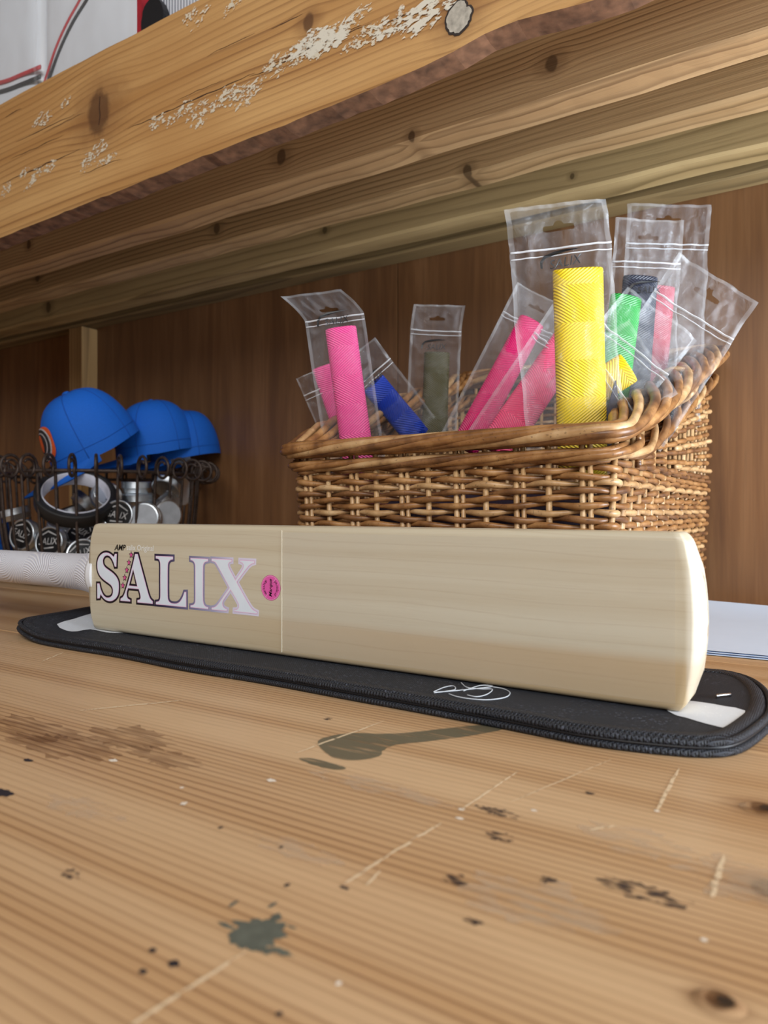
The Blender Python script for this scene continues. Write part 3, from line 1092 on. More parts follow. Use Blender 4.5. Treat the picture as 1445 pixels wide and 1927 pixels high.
for sarg in [(225, 1945, 462, 1793, .0008), (648, 1665, 735, 1608, .0008), (735, 1608, 830, 1550, .0008), (868, 1525, 975, 1452, .0007), (962, 1510, 1150, 1430, .0004),
             (1236, 1526, 1278, 1447, .0009), (556, 1418, 722, 1358, .0009), (150, 1338, 350, 1318, .0013), (80, 1245, 120, 1228, .001), (1340, 1690, 1362, 1610, .001), (690, 1668, 715, 1640, .0006), (1110, 1563, 1160, 1555, .0008)]:
    scratch(*sarg)
for (x, y, r) in [(1352, 1888, .0040), (1432, 1523, .0052)]:
    p = at_Z(x, y, 0)
    prof = [(r * 1.5, .0), (r * 1.15, .0008), (r * .95, .0011), (r * .7, .0006), (r * .35, .0002), (.0001, .0001)]
    kv, kf = lathe(prof, 24)
    kn = mk('knot', ([Vector((p.x + q.x * 1.15, p.y + q.y * .9, q.z + .0001)) for q in kv], kf), M['bench'], bench)
    v, f = poly_tri(ragged(p.x + r * .45, p.y - r * .1, r * .55, r * .5, .4, 2, 24, x))
    mk('hollow', ([Vector((q.x, q.y, .0016)) for q in v], f), M['hole'], kn, smooth=False)

# front board: cracks and plaster
M['crack'] = plain('wood_crack', rgb(66, 40, 22), 0.8)
M['knotring'] = plain('knot_bark_ring', rgb(46, 34, 28), 0.7)
M['knotface'] = plain('grey_knot_face', rgb(176, 168, 154), 0.7, nscale=140, namt=.2)
YF = FY - 0.0002


def fascia_poly(name, poly, mat, lift=0.0, parent=None):
    v, f = poly_tri(poly)
    return mk(name, ([Vector((q.x, YF - lift, q.y)) for q in v], f), M[mat], parent or shelf, smooth=False)


rnd = random.Random(3)


def slope_at(x, y):      # image direction of the board's length
    return (y - 960) / (x + 1400)


def crack(x0, y0, x1, wd):
    pts, m = [], 14
    for i in range(m + 1):
        t = i / m
        x = x0 + (x1 - x0) * t
        y = y0 + slope_at(x0, y0) * (x - x0) + 3.5 * noise.noise(Vector((x * .05, y0, 0)))
        pts.append((at_Y(x, y, FY), wd * math.sin(math.pi * (0.06 + .88 * t)) * (0.6 + .8 * abs(noise.noise(Vector((x * .11, y0, 2)))))))
    poly = [(p.x, p.z + w) for p, w in pts] + [(p.x, p.z - w) for p, w in reversed(pts)]
    fascia_poly('crack', poly, 'crack')


for cr in [(5, 345, 150, .0011), (30, 268, 140, .0008), (300, 216, 480, .0010), (470, 145, 560, .0009), (510, 122, 680, .0010), (560, 104, 700, .0007), (240, 243, 330, .0008), (20, 300, 120, .0006), (390, 105, 480, .0005), (10, 220, 40, .0007), (510, 55, 570, .0007), (150, 330, 230, .0006), (330, 190, 420, .0005), (700, 55, 800, .0005), (80, 250, 160, .0005)]:
    crack(*cr)


M['plaster'] = veil('dry_plaster', rgb(224, 212, 188), 0.85, 0.85, (190, 1, 330), (.47, .56))
M['plasterthick'] = veil('thick_dry_plaster', rgb(226, 218, 200), 0.9, 0.85, (120, 1, 230), (.43, .53))


def smear(x0, y0, x1, n, spread, size, seed, thick=False):
    r = random.Random(seed)
    for i in range(n):
        t = (i + r.random()) / n
        x = x0 + (x1 - x0) * t
        y = y0 + slope_at(x0, y0) * (x - x0) + r.gauss(0, spread)
        p = at_Y(x, y, FY)
        fascia_poly('plaster_smear', ragged(p.x, p.z, size * r.uniform(1.0, 2.2), size * r.uniform(.4, .9), .6, 2.4, 40, r.random() * 50, r.uniform(.0, .6)), 'plasterthick' if thick else 'plaster', .0002 + .00001 * (i + seed * 8))


smear(10, 350, 110, 5, 7, .012, 1)
smear(150, 312, 215, 5, 10, .010, 2)
smear(290, 240, 480, 9, 9, .012, 3)
smear(500, 125, 660, 7, 5, .013, 4)
smear(575, 92, 640, 5, 8, .013, 5, True)
smear(640, 92, 735, 4, 7, .010, 6)
smear(715, 55, 800, 5, 5, .013, 7, True)
smear(795, 38, 838, 4, 7, .013, 8, True)
smear(60, 235, 130, 3, 6, .010, 9)
smear(340, 50, 470, 4, 6, .010, 10)
for dx_, w_ in ((0, .0011),):
    c_ = at_Y(187, 208, FY)
    fascia_poly('crack', [(c_.x - .0015, c_.z - .020), (c_.x + .0008, c_.z - .008), (c_.x - .0006, c_.z + .004), (c_.x + .001, c_.z + .019), (c_.x + .0022, c_.z + .019), (c_.x + .0012, c_.z + .004), (c_.x + .0030, c_.z - .008), (c_.x - .0004, c_.z - .020)], 'crack', .0003)
p = at_Y(864, 33, FY)
kr = fascia_poly('knot', ragged(p.x, p.z, .0150, .0168, .12, 1.5, 40, 5.0), 'knotring', .0004)
fascia_poly('knot_face', ragged(p.x, p.z, .0128, .0145, .16, 1.5, 40, 5.0), 'knotface', .0008, kr)

# ------------------------------------------------------------------ wicker basket
def cane(name, a, b, c):
    n = NB(name)
    o = n.obj()
    f = n.noise(o, 55, 3)
    g = n.noise(n.scale(o, (1, 1, 1)), 420, 2)
    col = n.ramp(f, [(0.28, a), (0.5, b), (0.74, c)])
    col = n.mix(n.math('MULTIPLY', n.step(g, 0.60, 0.72), 0.5), col, rgb(62, 38, 22))
    n.P('Base Color', col)
    n.P('Roughness', 0.36)
    return n.m


M['cane1'] = cane('cane_honey', rgb(106, 68, 38), rgb(150, 104, 60), rgb(186, 140, 90))
M['cane2'] = cane('cane_brown', rgb(84, 52, 30), rgb(124, 84, 50), rgb(166, 120, 76))
M['cane3'] = cane('cane_pale', rgb(146, 108, 70), rgb(186, 146, 100), rgb(212, 178, 134))
canes = ['cane1', 'cane2', 'cane3', 'cane1']
BX0, BX1, BYF, BYB, BXL = -0.452, -0.140, 0.545, 1.035, -0.500


def rimz(y):
    t = max(0.0, min(1.0, (y - BYF) / (BYB - BYF)))
    return 0.186 + 0.146 * t


# plan outline of the basket, going front-left -> front-right -> back-right -> back-left
def plan(inset=0.0, rc=0.016):
    c = [Vector((BX0 + inset, BYF + inset)), Vector((BX1 - inset, BYF + inset)), Vector((BX1 - inset, BYB - inset)), Vector((BXL + inset, BYB - inset))]
    pts = []
    for i in range(4):
        a, b, d = c[i - 1], c[i], c[(i + 1) % 4]
        u, w = (a - b).normalized(), (d - b).normalized()
        for k in range(5):
            t = k / 4
            q0, q1 = b + u * rc * (1 - t), b + w * rc * t
            pts.append(q0.lerp(q1, .5) * .0 + (b + u * rc * (1 - t) ** 2 + w * rc * t ** 2))
    return pts


def walk(poly, n):
    P = [(p[0], p[1]) for p in poly]
    return resample(P, n)


NS = 60
basket = root('wicker_basket', 'brown woven wicker basket full of bagged bat grips behind the bat', 'basket', (-.3, .78, 0))
PP = plan()
dense = walk(PP, NS * 6)
nrm = []
for i in range(len(dense)):
    a, b = Vector(dense[i - 1]), Vector(dense[(i + 1) % len(dense)])
    t = (b - a).normalized()
    nrm.append(Vector((t.y, -t.x)))
ROW = 0.0056
nrow = int((0.1785 - 0.006) / ROW)
for k in range(nrow):
    z = 0.006 + ROW * k
    # the wale bands are a little thicker and slope like a rope
    pts, rr = [], []
    band = 0.108 < z < 0.116
    sh = random.random() * 0.5
    for i in range(len(dense)):
        ph = math.pi * (i / 6.0) + math.pi * (k % 2) + .12 * math.sin(k * 2.1)
        off = 0.0030 * math.cos(ph)
        inset = 0.010 * (1 - z / .19)
        jz = .0010 * noise.noise(Vector((i * .11, k * 3.3, 0))) + .0009 * math.sin(ph * 1.0 + 1.2 + k)
        q = Vector(dense[i]) + nrm[i] * (off - inset)
        pts.append(Vector((q.x, q.y, z + jz)))
        rr.append((.0021 + .00085 * (0.5 + 0.5 * math.cos(ph))) * (1 + .18 * noise.noise(Vector((i * .07, k * 5.1, 3)))) * (1.15 if band else 1))
    mk('weaver', tube(pts, rr, 7, True), M[canes[k % 4]], basket)
# upright stakes
for j in range(NS):
    i = j * 6
    q = Vector(dense[i])
    zt = rimz(q.y) - .004
    b = q - nrm[i] * .010
    mk('stake', tube([(b.x, b.y, .001), (q.x, q.y, zt)], .0026, 7), M['cane3'], basket)
    if j % 2:
        d = Vector((-nrm[i].y, nrm[i].x)) * .006
        mk('stake', tube([(b.x + d.x, b.y + d.y, .001), (q.x + d.x, q.y + d.y, zt)], .0022, 6), M['cane3'], basket)
# sloping rows that fill the rising sides and the back
nup = 15
ids = [i for i in range(len(dense))]
start = max(range(len(dense)), key=lambda i: Vector(dense[i]).dot(Vector((1, -1))))       # front right corner
for k in range(nup):
    t = (k + .5) / nup
    pts, rr = [], []
    for m in range(len(dense)):
        i = (start + m) % len(dense)
        q = Vector(dense[i])
        full = rimz(q.y) - 0.014 - 0.168
        # every second row only starts once the gap has opened
        need = 0.022 if k % 2 == 0 else 0.075
        if k % 4 == 3: need = 0.115
        if full < need: continue
        ph = math.pi * (i / 6.0) + math.pi * (k % 2)
        z = 0.168 + full * t
        off = 0.0030 * math.cos(ph)
        p2 = q + nrm[i] * off
        pts.append(Vector((p2.x, p2.y, z + .0016 * noise.noise(Vector((i * .09, k * 2.3, 9))))))
        rr.append((.0021 + .0011 * (0.5 + 0.5 * math.cos(ph))))
    if len(pts) > 8:
        mk('weaver', tube(pts, rr, 7), M[canes[(k + 1) % 4]], basket)


# plaited border: long rods twisting round the rim
def border(nst, R, zoff, r, turns, ph0, out=0.0):
    m = 520
    ring = walk(plan(-out), m)
    for sidx in range(nst):
        pts, rr = [], []
        for i in range(m):
            q = Vector(ring[i])
            a, b = Vector(ring[i - 1]), Vector(ring[(i + 1) % m])
            t = (b - a).normalized()
            nn = Vector((t.y, -t.x))
            rise = (rimz(q.y) - .186) / .146
            side = 1.0 + 1.0 * min(1, max(0, (q.y - BYF - .01) / .06))
            ang = ph0 + 2 * math.pi * (turns * i / m + sidx / nst)
            Rz = R * side
            h = nn * (Rz * 1.15 * math.cos(ang))
            pts.append(Vector((q.x + h.x, q.y + h.y, rimz(q.y) + zoff * side + Rz * .62 * math.sin(ang))))
            rr.append(r * (1 + .25 * (side - 1)) * (1 + .22 * noise.noise(Vector((i * .05, sidx * 4.0, ph0)))))
        mk('border_rod', tube(pts, rr, 8, True), M[canes[sidx % 4]], basket)


border(8, .0082, .0035, .0037, 4, 0.3, .003)
border(5, .0046, -.0125, .0030, 6, 1.1, .001)
# wrapped knot on the right side of the rim
kc = Vector((BX1 + .001, .785, rimz(.785) + .003))
dirv = Vector((0, 1, .297)).normalized()
w1_ = Vector((1, 0, 0)); w2_ = dirv.cross(w1_)
for s_ in (0, 1):
    pts = [kc + dirv * (-.012 + .016 * t / 24 + s_ * .009) + w1_ * (.019 * math.cos(t * 2 * math.pi / 24 + .4)) + w2_ * (.0165 * math.sin(t * 2 * math.pi / 24 + .4)) for t in range(29)]
    mk('wrapping', tube(pts, .0032, 8), M['cane1' if s_ else 'cane3'], basket)
# woven base
bs = plan(.016)
v, f = poly_tri(bs)
nV = len(v)
mk('base', ([Vector((q.x, q.y, .002)) for q in v] + [Vector((q.x, q.y, .006)) for q in v], f + [[i + nV for i in t][::-1] for t in f]), M['cane2'], basket, smooth=False)

# ------------------------------------------------------------------ bat grips in clear bags
def grip_mat(name, col):
    n = NB(name)
    x, y, z = n.sep(n.obj())
    band = n.math('MODULO', n.math('FLOOR', n.math('DIVIDE', n.math('ADD', y, 1.0), 0.0305)), 2.0)
    sgn = n.math('SUBTRACT', n.math('MULTIPLY', band, 2.0), 1.0)
    ph = n.math('ADD', n.math('MULTIPLY', y, 2 * math.pi / .0026), n.math('MULTIPLY', n.math('MULTIPLY', x, sgn), 2 * math.pi / .0036))
    s = n.math('SINE', ph)
    d = tuple(k * .72 for k in col[:3]) + (1,)
    n.P('Base Color', n.ramp(s, [(0.0, d), (0.55, col)]))
    n.P('Roughness', 0.42)
    n.bump(s, 0.55, 0.0006)
    return n.m


def grip_mesh(w, L, th):
    loops = []
    n = 28
    for (y, k) in [(0, 1.0), (L * .25, 1.02), (L * .5, 1.0), (L * .75, 1.0), (L - .002, 1.0), (L, .985), (L, .93), (L - .012, .92)]:
        lp = []
        for i in range(n):
            a = 2 * math.pi * i / n
            ca, sa = math.cos(a), math.sin(a)
            lp.append((w / 2 * k * math.copysign(abs(ca) ** .8, ca), y, th / 2 * k * math.copysign(abs(sa) ** .9, sa)))
        loops.append(lp)
    return loft(loops, True, True)


M['bag'] = film_mat('clear_bag_film', 0.040, 0.24, 0.08, bump=0.7, bscale=80, haze=(.50, .52, .56, 1))
M['bagedge'] = film_mat('bag_seal_film', 0.075, 0.28, 0.15, haze=(.75, .78, .82, 1))
M['zip'] = film_mat('bag_zip_strip', 0.36, 0.4, 0.15, haze=(.93, .95, .98, 1))


def slot_sdf(x, y, s):
    # euro hole: a capsule with a round bump on top
    dx = max(abs(x) - 0.0105 * s, 0)
    d1 = math.hypot(dx, y) - 0.0023 * s
    d2 = math.hypot(x, y - 0.0020 * s) - 0.0036 * s
    return min(d1, d2)


def bag(name, label, base, topp, w, seed, gw=.04, gth=.013, gtop=.75, head=.042, bend=(0, 0), toward=None, logo=True, group='clear resealable bags in the wicker basket', wr=1.5):
    """base/topp: world points of the middle of bottom and top edge"""
    base, topp = Vector(base), Vector(topp)
    H = (topp - base).length
    Mx = frame_up(topp - base, toward or TOCAM, base)
    rt = root(name, label, 'bag', group=group, matrix=Mx)
    hy = H - .019            # hang hole height
    zy = H - head            # zip height
    s = w / .082

    def zfun(x, y, side):
        u = x / (w / 2)
        edge = max(0, 1 - abs(u) ** 2.5)
        body = 0.0
        if y < zy:
            inner = min(1, (zy - y) / .05)
            body = (gth * .5 + .0022) * edge ** .6 * inner if abs(x) < w else 0
            body *= (1 if y < H * gtop else max(0.25, 1 - (y - H * gtop) / .06))
        q = Vector((x * 26, y * 17, seed * 5.3))
        wrk = wr * (.0034 * noise.noise(q) + .0017 * noise.noise(q * 2.3) + .0011 * (0.5 - abs(noise.noise(q * 3.7))) * 2)
        wrk2 = wr * .0009 * noise.noise(Vector((x * 90, y * 60, seed + side)))
        z = side * body + wrk * (.5 + .5 * (1 - edge) + .3) + wrk2 + side * .0004
        if y > zy: z += bend[1] * ((y - zy) / head) ** 1.5 * head
        return z

    def bx(x, y):
        if y > zy: return x + bend[0] * ((y - zy) / head) ** 1.3 * head
        return x
    nx = 40
    ny = int(H / (w / nx) * .75)
    for side, nm in ((1, 'front_film'), (-1, 'back_film')):
        V, F, idx = [], [], {}
        for j in range(ny + 1):
            for i in range(nx + 1):
                x, y = w * (i / nx - .5), H * j / ny
                d = slot_sdf(x, y - hy, s)
                if abs(d) < w / nx * .75:
                    e = 1e-4
                    gx = (slot_sdf(x + e, y - hy, s) - d) / e
                    gy = (slot_sdf(x, y + e - hy, s) - d) / e
                    g = math.hypot(gx, gy) or 1
                    x -= d * gx / g
                    y -= d * gy / g
                V.append(Vector((bx(x, y), y, zfun(x, y, side))))
        edge_f, body_f = [], []
        for j in range(ny):
            for i in range(nx):
                xc, yc = w * ((i + .5) / nx - .5), H * (j + .5) / ny
                if slot_sdf(xc, yc - hy, s) < 0: continue
                a = j * (nx + 1) + i
                body_f.append([a, a + 1, a + nx + 2, a + nx + 1])
                edge_f.append(1 if (i < 2 or i >= nx - 2 or j >= ny - 1) else 0)
        o = mk(nm, (V, body_f), [M['bag'], M['bagedge']], rt)
        o.data.polygons.foreach_set('material_index', edge_f)
    for dz in (0, -.0055):
        P = []
        for i in range(21):
            x = w * (i / 20 - .5) * .985
            y = zy + dz - .001
            P.append(Vector((bx(x, y), y, max(zfun(x, y, 1), zfun(x, y, -1)) + .0008)))
        mk('zip_strip', tube(P, .0017 if dz == 0 else .0011, 6, flat=.45), M['zip'], rt)
    if logo:
        ly = H * gtop + .004
        vf = fit2d(text2d('SALIX', .25), -.011, .015, ly, ly + .0075)
        lv = [Vector((p.x, p.y + p.x * .08, zfun(p.x, p.y, 1) + .0022)) for p in vf[0]]
        mk('logo_print', (lv, vf[1]), M['black'], rt, smooth=False)
        sw = [(-.019, ly + .0005), (-.0185, ly + .006), (-.015, ly + .0105), (-.006, ly + .0135), (.004, ly + .0142), (.015, ly + .0135), (.003, ly + .0122), (-.006, ly + .0105), (-.0135, ly + .0085), (-.0165, ly + .005), (-.0172, ly)]
        v2, f2 = poly_tri(sw)
        mk('logo_print', ([Vector((p.x, p.y, zfun(p.x, p.y, 1) + .0022)) for p in v2], f2), M['black'], rt, smooth=False)
    return rt, Mx, H


def grip(name, label, col, base, topp, w, th, matname, toward=None, group='rubber bat grips in the wicker basket'):
    base, topp = Vector(base), Vector(topp)
    Mx = frame_up(topp - base, toward or TOCAM, base)
    if matname not in M: M[matname] = grip_mat(matname, col)
    o = mk(name, grip_mesh(w, (topp - base).length, th), M[matname], None, True, Mx)
    return top(o, label, 'bat grip', group)


def ext(a, b, f):
    """extend the segment b->a beyond a (down into the basket)"""
    a, b = Vector(a), Vector(b)
    return a + (a - b).normalized() * f


G = []
# yellow, standing at the front
t_, b_ = at_D(1087, 507, .585), at_D(1094, 787, .600)
grip('bat_grip', 'bright yellow ribbed bat grip standing upright at the basket front', rgb(250, 214, 20), ext(b_, t_, .05), t_, .0415, .016, 'yellow_rubber')
bag('resealable_bag', 'tall clear bag around the upright yellow grip', ext(at_D(1080, 787, .6), at_D(1050, 384, .582), .05), at_D(1048, 384, .58), .084, 1.0, gth=.018, gtop=.755, head=.034, bend=(-.05, 0), logo=True)
# pink, left
t_, b_ = at_D(641, 618, .74), at_D(667, 812, .74)
grip('bat_grip', 'bright pink bat grip standing at the left end of the basket', rgb(255, 84, 160), ext(b_, t_, .04), t_, .0325, .015, 'pink_rubber')
bag('resealable_bag', 'clear bag with folded header around the left pink grip', ext(at_D(662, 812, .742), at_D(628, 560, .738), .04), at_D(622, 548, .735), .062, 2.0, gth=.017, gtop=.79, head=.027, bend=(-.75, .15))
# second pink behind it
t_, b_ = at_D(608, 690, .80), at_D(650, 812, .80)
grip('bat_grip', 'pink bat grip half hidden behind the left pink one', rgb(250, 80, 150), ext(b_, t_, .02), t_, .026, .011, 'pink_rubber')
bag('resealable_bag', 'low clear bag poking out left of the pink grip', ext(at_D(632, 800, .805), at_D(590, 700, .80), .02), at_D(588, 700, .80), .04, 2.7, gth=.013, logo=False, head=.02, wr=1.7)
# blue, leaning
t_, b_ = at_D(702, 722, .83), at_D(778, 812, .86)
grip('bat_grip', 'royal blue bat grip leaning left inside the basket', rgb(28, 66, 190), ext(b_, t_, .01), t_, .031, .012, 'blue_rubber')
bag('resealable_bag', 'clear bag leaning left around the blue grip', ext(at_D(772, 805, .862), at_D(668, 672, .82), .01), at_D(665, 668, .82), .064, 3.0, gth=.014, gtop=.62, head=.03)
# olive
t_, b_ = at_D(822, 664, .95), at_D(818, 800, .95)
grip('bat_grip', 'dark olive bat grip upright in the middle of the basket', rgb(78, 70, 30), ext(b_, t_, .03), t_, .034, .014, 'olive_rubber')
bag('resealable_bag', 'clear bag around the upright olive grip', ext(at_D(812, 800, .952), at_D(822, 570, .945), .03), at_D(822, 574, .945), .068, 4.0, gth=.017, gtop=.66, head=.034, bend=(.1, 0))
# magenta leaning right
t_, b_ = at_D(1000, 606, .80), at_D(897, 800, .76)
grip('bat_grip', 'deep magenta bat grip leaning right in the middle of the basket', rgb(226, 20, 110), ext(b_, t_, .03), t_, .030, .013, 'magenta_rubber')
bag('resealable_bag', 'clear bag leaning right around the magenta grip', ext(at_D(902, 800, .765), at_D(1010, 580, .805), .03), at_D(1022, 556, .81), .066, 5.0, gth=.016, gtop=.72, logo=False)
# coral pink leaning right
t_, b_ = at_D(1072, 640, .70), at_D(962, 803, .66)
grip('bat_grip', 'coral pink bat grip leaning right beside the yellow one', rgb(255, 76, 130), ext(b_, t_, .03), t_, .034, .013, 'coral_rubber')
bag('resealable_bag', 'clear bag leaning right around the coral pink grip', ext(at_D(966, 803, .662), at_D(1078, 630, .70), .03), at_D(1092, 606, .705), .066, 6.0, gth=.016, gtop=.76, logo=False)
# standing dark grip behind the yellow
t_, b_ = at_D(1205, 522, .74), at_D(1185, 780, .74)
grip('bat_grip', 'dark navy bat grip standing behind the yellow one', rgb(44, 48, 66), ext(b_, t_, .02), t_, .036, .014, 'navy_rubber')
bag('resealable_bag', 'upright clear bag around the dark navy grip', ext(at_D(1200, 790, .745), at_D(1219, 414, .735), .02), at_D(1220, 414, .735), .071, 7.0, gth=.017, gtop=.64, head=.043)
# rearmost standing
t_, b_ = at_D(1245, 540, .86), at_D(1225, 760, .86)
grip('bat_grip', 'dull red bat grip standing at the very back of the basket', rgb(190, 40, 70), ext(b_, t_, .02), t_, .032, .012, 'red_rubber')
bag('resealable_bag', 'rearmost upright clear bag on the right, around the dull red grip', ext(at_D(1240, 770, .862), at_D(1258, 385, .85), .02), at_D(1258, 385, .85), .099, 8.0, gth=.015, gtop=.6, head=.046, logo=False)
# three leaning out over the right rim
bag('resealable_bag', 'large clear bag leaning furthest right over the rim', at_D(1165, 805, .68), at_D(1351, 523, .665), .088, 9.0, gth=.010, gtop=.5, head=.040, logo=False, toward=TOCAM + Vector((.1, 0, .25)), wr=1.7)
t_, b_ = at_D(1178, 560, .68), at_D(1150, 760, .66)
grip('bat_grip', 'green bat grip mostly hidden behind the yellow one', rgb(40, 170, 70), b_, t_, .030, .012, 'green_rubber')
bag('resealable_bag', 'clear bag leaning right in front of the largest one', at_D(1090, 780, .635), at_D(1246, 590, .635), .078, 10.0, gth=.010, gtop=.55, head=.040, logo=False, toward=TOCAM + Vector((.1, 0, .2)), wr=1.7)
t_, b_ = at_D(1182, 692, .612), at_D(1100, 745, .614)
grip('bat_grip', 'pale yellow bat grip leaning right beside the bright yellow one', rgb(240, 205, 40), b_, t_, .028, .010, 'yellow_rubber')
bag('resealable_bag', 'nearest clear bag leaning right around the pale yellow grip', at_D(1070, 765, .612), at_D(1228, 672, .606), .076, 11.0, gth=.013, gtop=.62, head=.038, logo=False, toward=TOCAM + Vector((.1, 0, .15)), wr=1.7)
# dark cloth pouch glimpsed between the bags
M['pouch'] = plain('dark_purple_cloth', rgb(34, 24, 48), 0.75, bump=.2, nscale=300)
pv = []
for k, (x0, x1, y0, y1, z0, z1) in enumerate([(-.42, -.18, .60, .98, .010, .150)]):
    loops = []
    for t, ins_, zz in [(0, .02, z0), (1, 0, z0 + .02), (2, .005, z1 - .03), (3, .03, z1 - .008), (4, .07, z1)]:
        lp = []
        for q in walk([(x0 + ins_, y0 + ins_), (x1 - ins_, y0 + ins_), (x1 - ins_, y1 - ins_), (x0 + ins_, y1 - ins_)], 48):
            lp.append((q[0], q[1], zz + .006 * noise.noise(Vector((q[0] * 30, q[1] * 30, t)))))
        loops.append(lp)
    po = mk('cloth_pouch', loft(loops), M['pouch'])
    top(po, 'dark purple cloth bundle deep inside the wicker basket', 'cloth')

# ------------------------------------------------------------------ wire basket with caps, tins and tape
M['iron'] = plain('rusty_iron_wire', rgb(74, 62, 56), 0.5, 0.55, nscale=120, namt=.25)
WC = at_D(192, 960, 1.345)
WC = Vector((WC.x, WC.y, 0))
RR, RZ = 0.176, 0.196
wire = root('wire_basket', 'round dark wire basket with curled rim holding caps and tins', 'basket', WC)


def pol(r, a, z):
    return WC + Vector((r * math.cos(a), r * math.sin(a), z))


NW = 34
for k in range(NW):
    a = 2 * math.pi * (k + .35) / NW
    pts = [pol(r, a, z) for r, z in [(.10, .004), (.135, .006), (.152, .025), (.164, .065), (.171, .115), (.1745, .16), (RR + .001, RZ)]]
    pts = smooth_pts(pts, 4)
    for q in range(1, 25):
        ph = math.pi - q / 24 * math.radians(500)
        rad = .0205 - .010 * (q / 24) ** 1.4
        pts.append(pol(RR + .0215 + rad * math.cos(ph), a, RZ + .006 + rad * math.sin(ph)))
    mk('upright_wire', tube(pts, [.0026] * (len(pts) - 8) + [.0022] * 8, 6), M['iron'], wire)


def ring(r, z, rad):
    return tube([pol(r, 2 * math.pi * i / 72, z) for i in range(72)], rad, 7, True)


mk('rim_ring', ring(RR + .0055, RZ, .0032), M['iron'], wire)
mk('base_ring', ring(.135, .0045, .0028), M['iron'], wire)
mk('base_ring', ring(.10, .004, .0026), M['iron'], wire)
mk('base_ring', ring(.05, .004, .0026), M['iron'], wire)
for k in range(6):
    a = math.pi * k / 6
    mk('base_wire', tube([pol(.104, a, .0032), pol(-.104, a, .0032)], .0024, 6), M['iron'], wire)


# tins
M['tin'] = plain('brushed_aluminium', rgb(214, 220, 226), 0.36, 1.0, nscale=40, namt=.04)
M['tinlabel'] = plain('black_tin_label', rgb(16, 15, 17), 0.4)
M['tinprint'] = plain('white_tin_print', rgb(196, 196, 196), 0.5)
M['tinpaper'] = plain('grey_tin_label', rgb(168, 174, 182), 0.5)
TR, THT = .0275, .021
body_me = lathe([(.0001, 0), (TR * .90, 0), (TR * .94, .0008), (TR * .94, .009), (TR * .96, .0092)], 32)
lid_prof = [(TR * .95, .0088), (TR, .0094)]
for i in range(4):
    z0 = .0100 + i * .0022
    lid_prof += [(TR, z0), (TR * .972, z0 + .0008), (TR * .972, z0 + .0014), (TR, z0 + .0021)]
lid_prof += [(TR, .0195), (TR * .97, .0208), (TR * .90, .0210), (TR * .87, .0203), (.0001, .0203)]
lid_me = lathe(lid_prof, 32)
tin0 = root('metal_tin', 'tin', 'tin', matrix=Matrix.Identity(4))
mk('body', body_me, M['tin'], tin0)
lid0 = mk('lid', lid_me, M['tin'], tin0)
v, f = poly_tri([(TR * .85 * math.cos(2 * math.pi * k / 36), TR * .85 * math.sin(2 * math.pi * k / 36)) for k in range(36)])
lab0 = mk('label_disc', ([Vector((p.x, p.y, .0207)) for p in v], f), M['tinlabel'], lid0, smooth=False)
vf = fit2d(text2d('SALIX', .15), -TR * .66, TR * .66, -TR * .16, TR * .26)
roof = poly_tri([(-TR * .62, TR * .34), (-TR * .05, TR * .62), (TR * .62, TR * .34), (TR * .60, TR * .40), (-TR * .03, TR * .72), (-TR * .66, TR * .40)])
und = poly_tri([(-TR * .40, -TR * .36), (TR * .42, -TR * .30), (TR * .40, -TR * .38), (-TR * .42, -TR * .44)])
vf = join(vf, roof, und)
mk('lettering', ([Vector((p.x, p.y, .0209)) for p in vf[0]], vf[1]), M['tinprint'], lid0, smooth=False)
plain0 = root('metal_tin', 'tin', 'tin', matrix=Matrix.Identity(4))
for ch in list(tin0.children):
    c = ch.copy(); COL.objects.link(c); c.parent = plain0
mk('label_disc', ([Vector((p.x * .98, p.y * .98, -.0003)) for p in v], [t[::-1] for t in f]), M['tinpaper'], plain0, smooth=False)

L_, R_, U_, D_, T_ = -CAMRIGHT, CAMRIGHT, UP, -UP, TOCAM
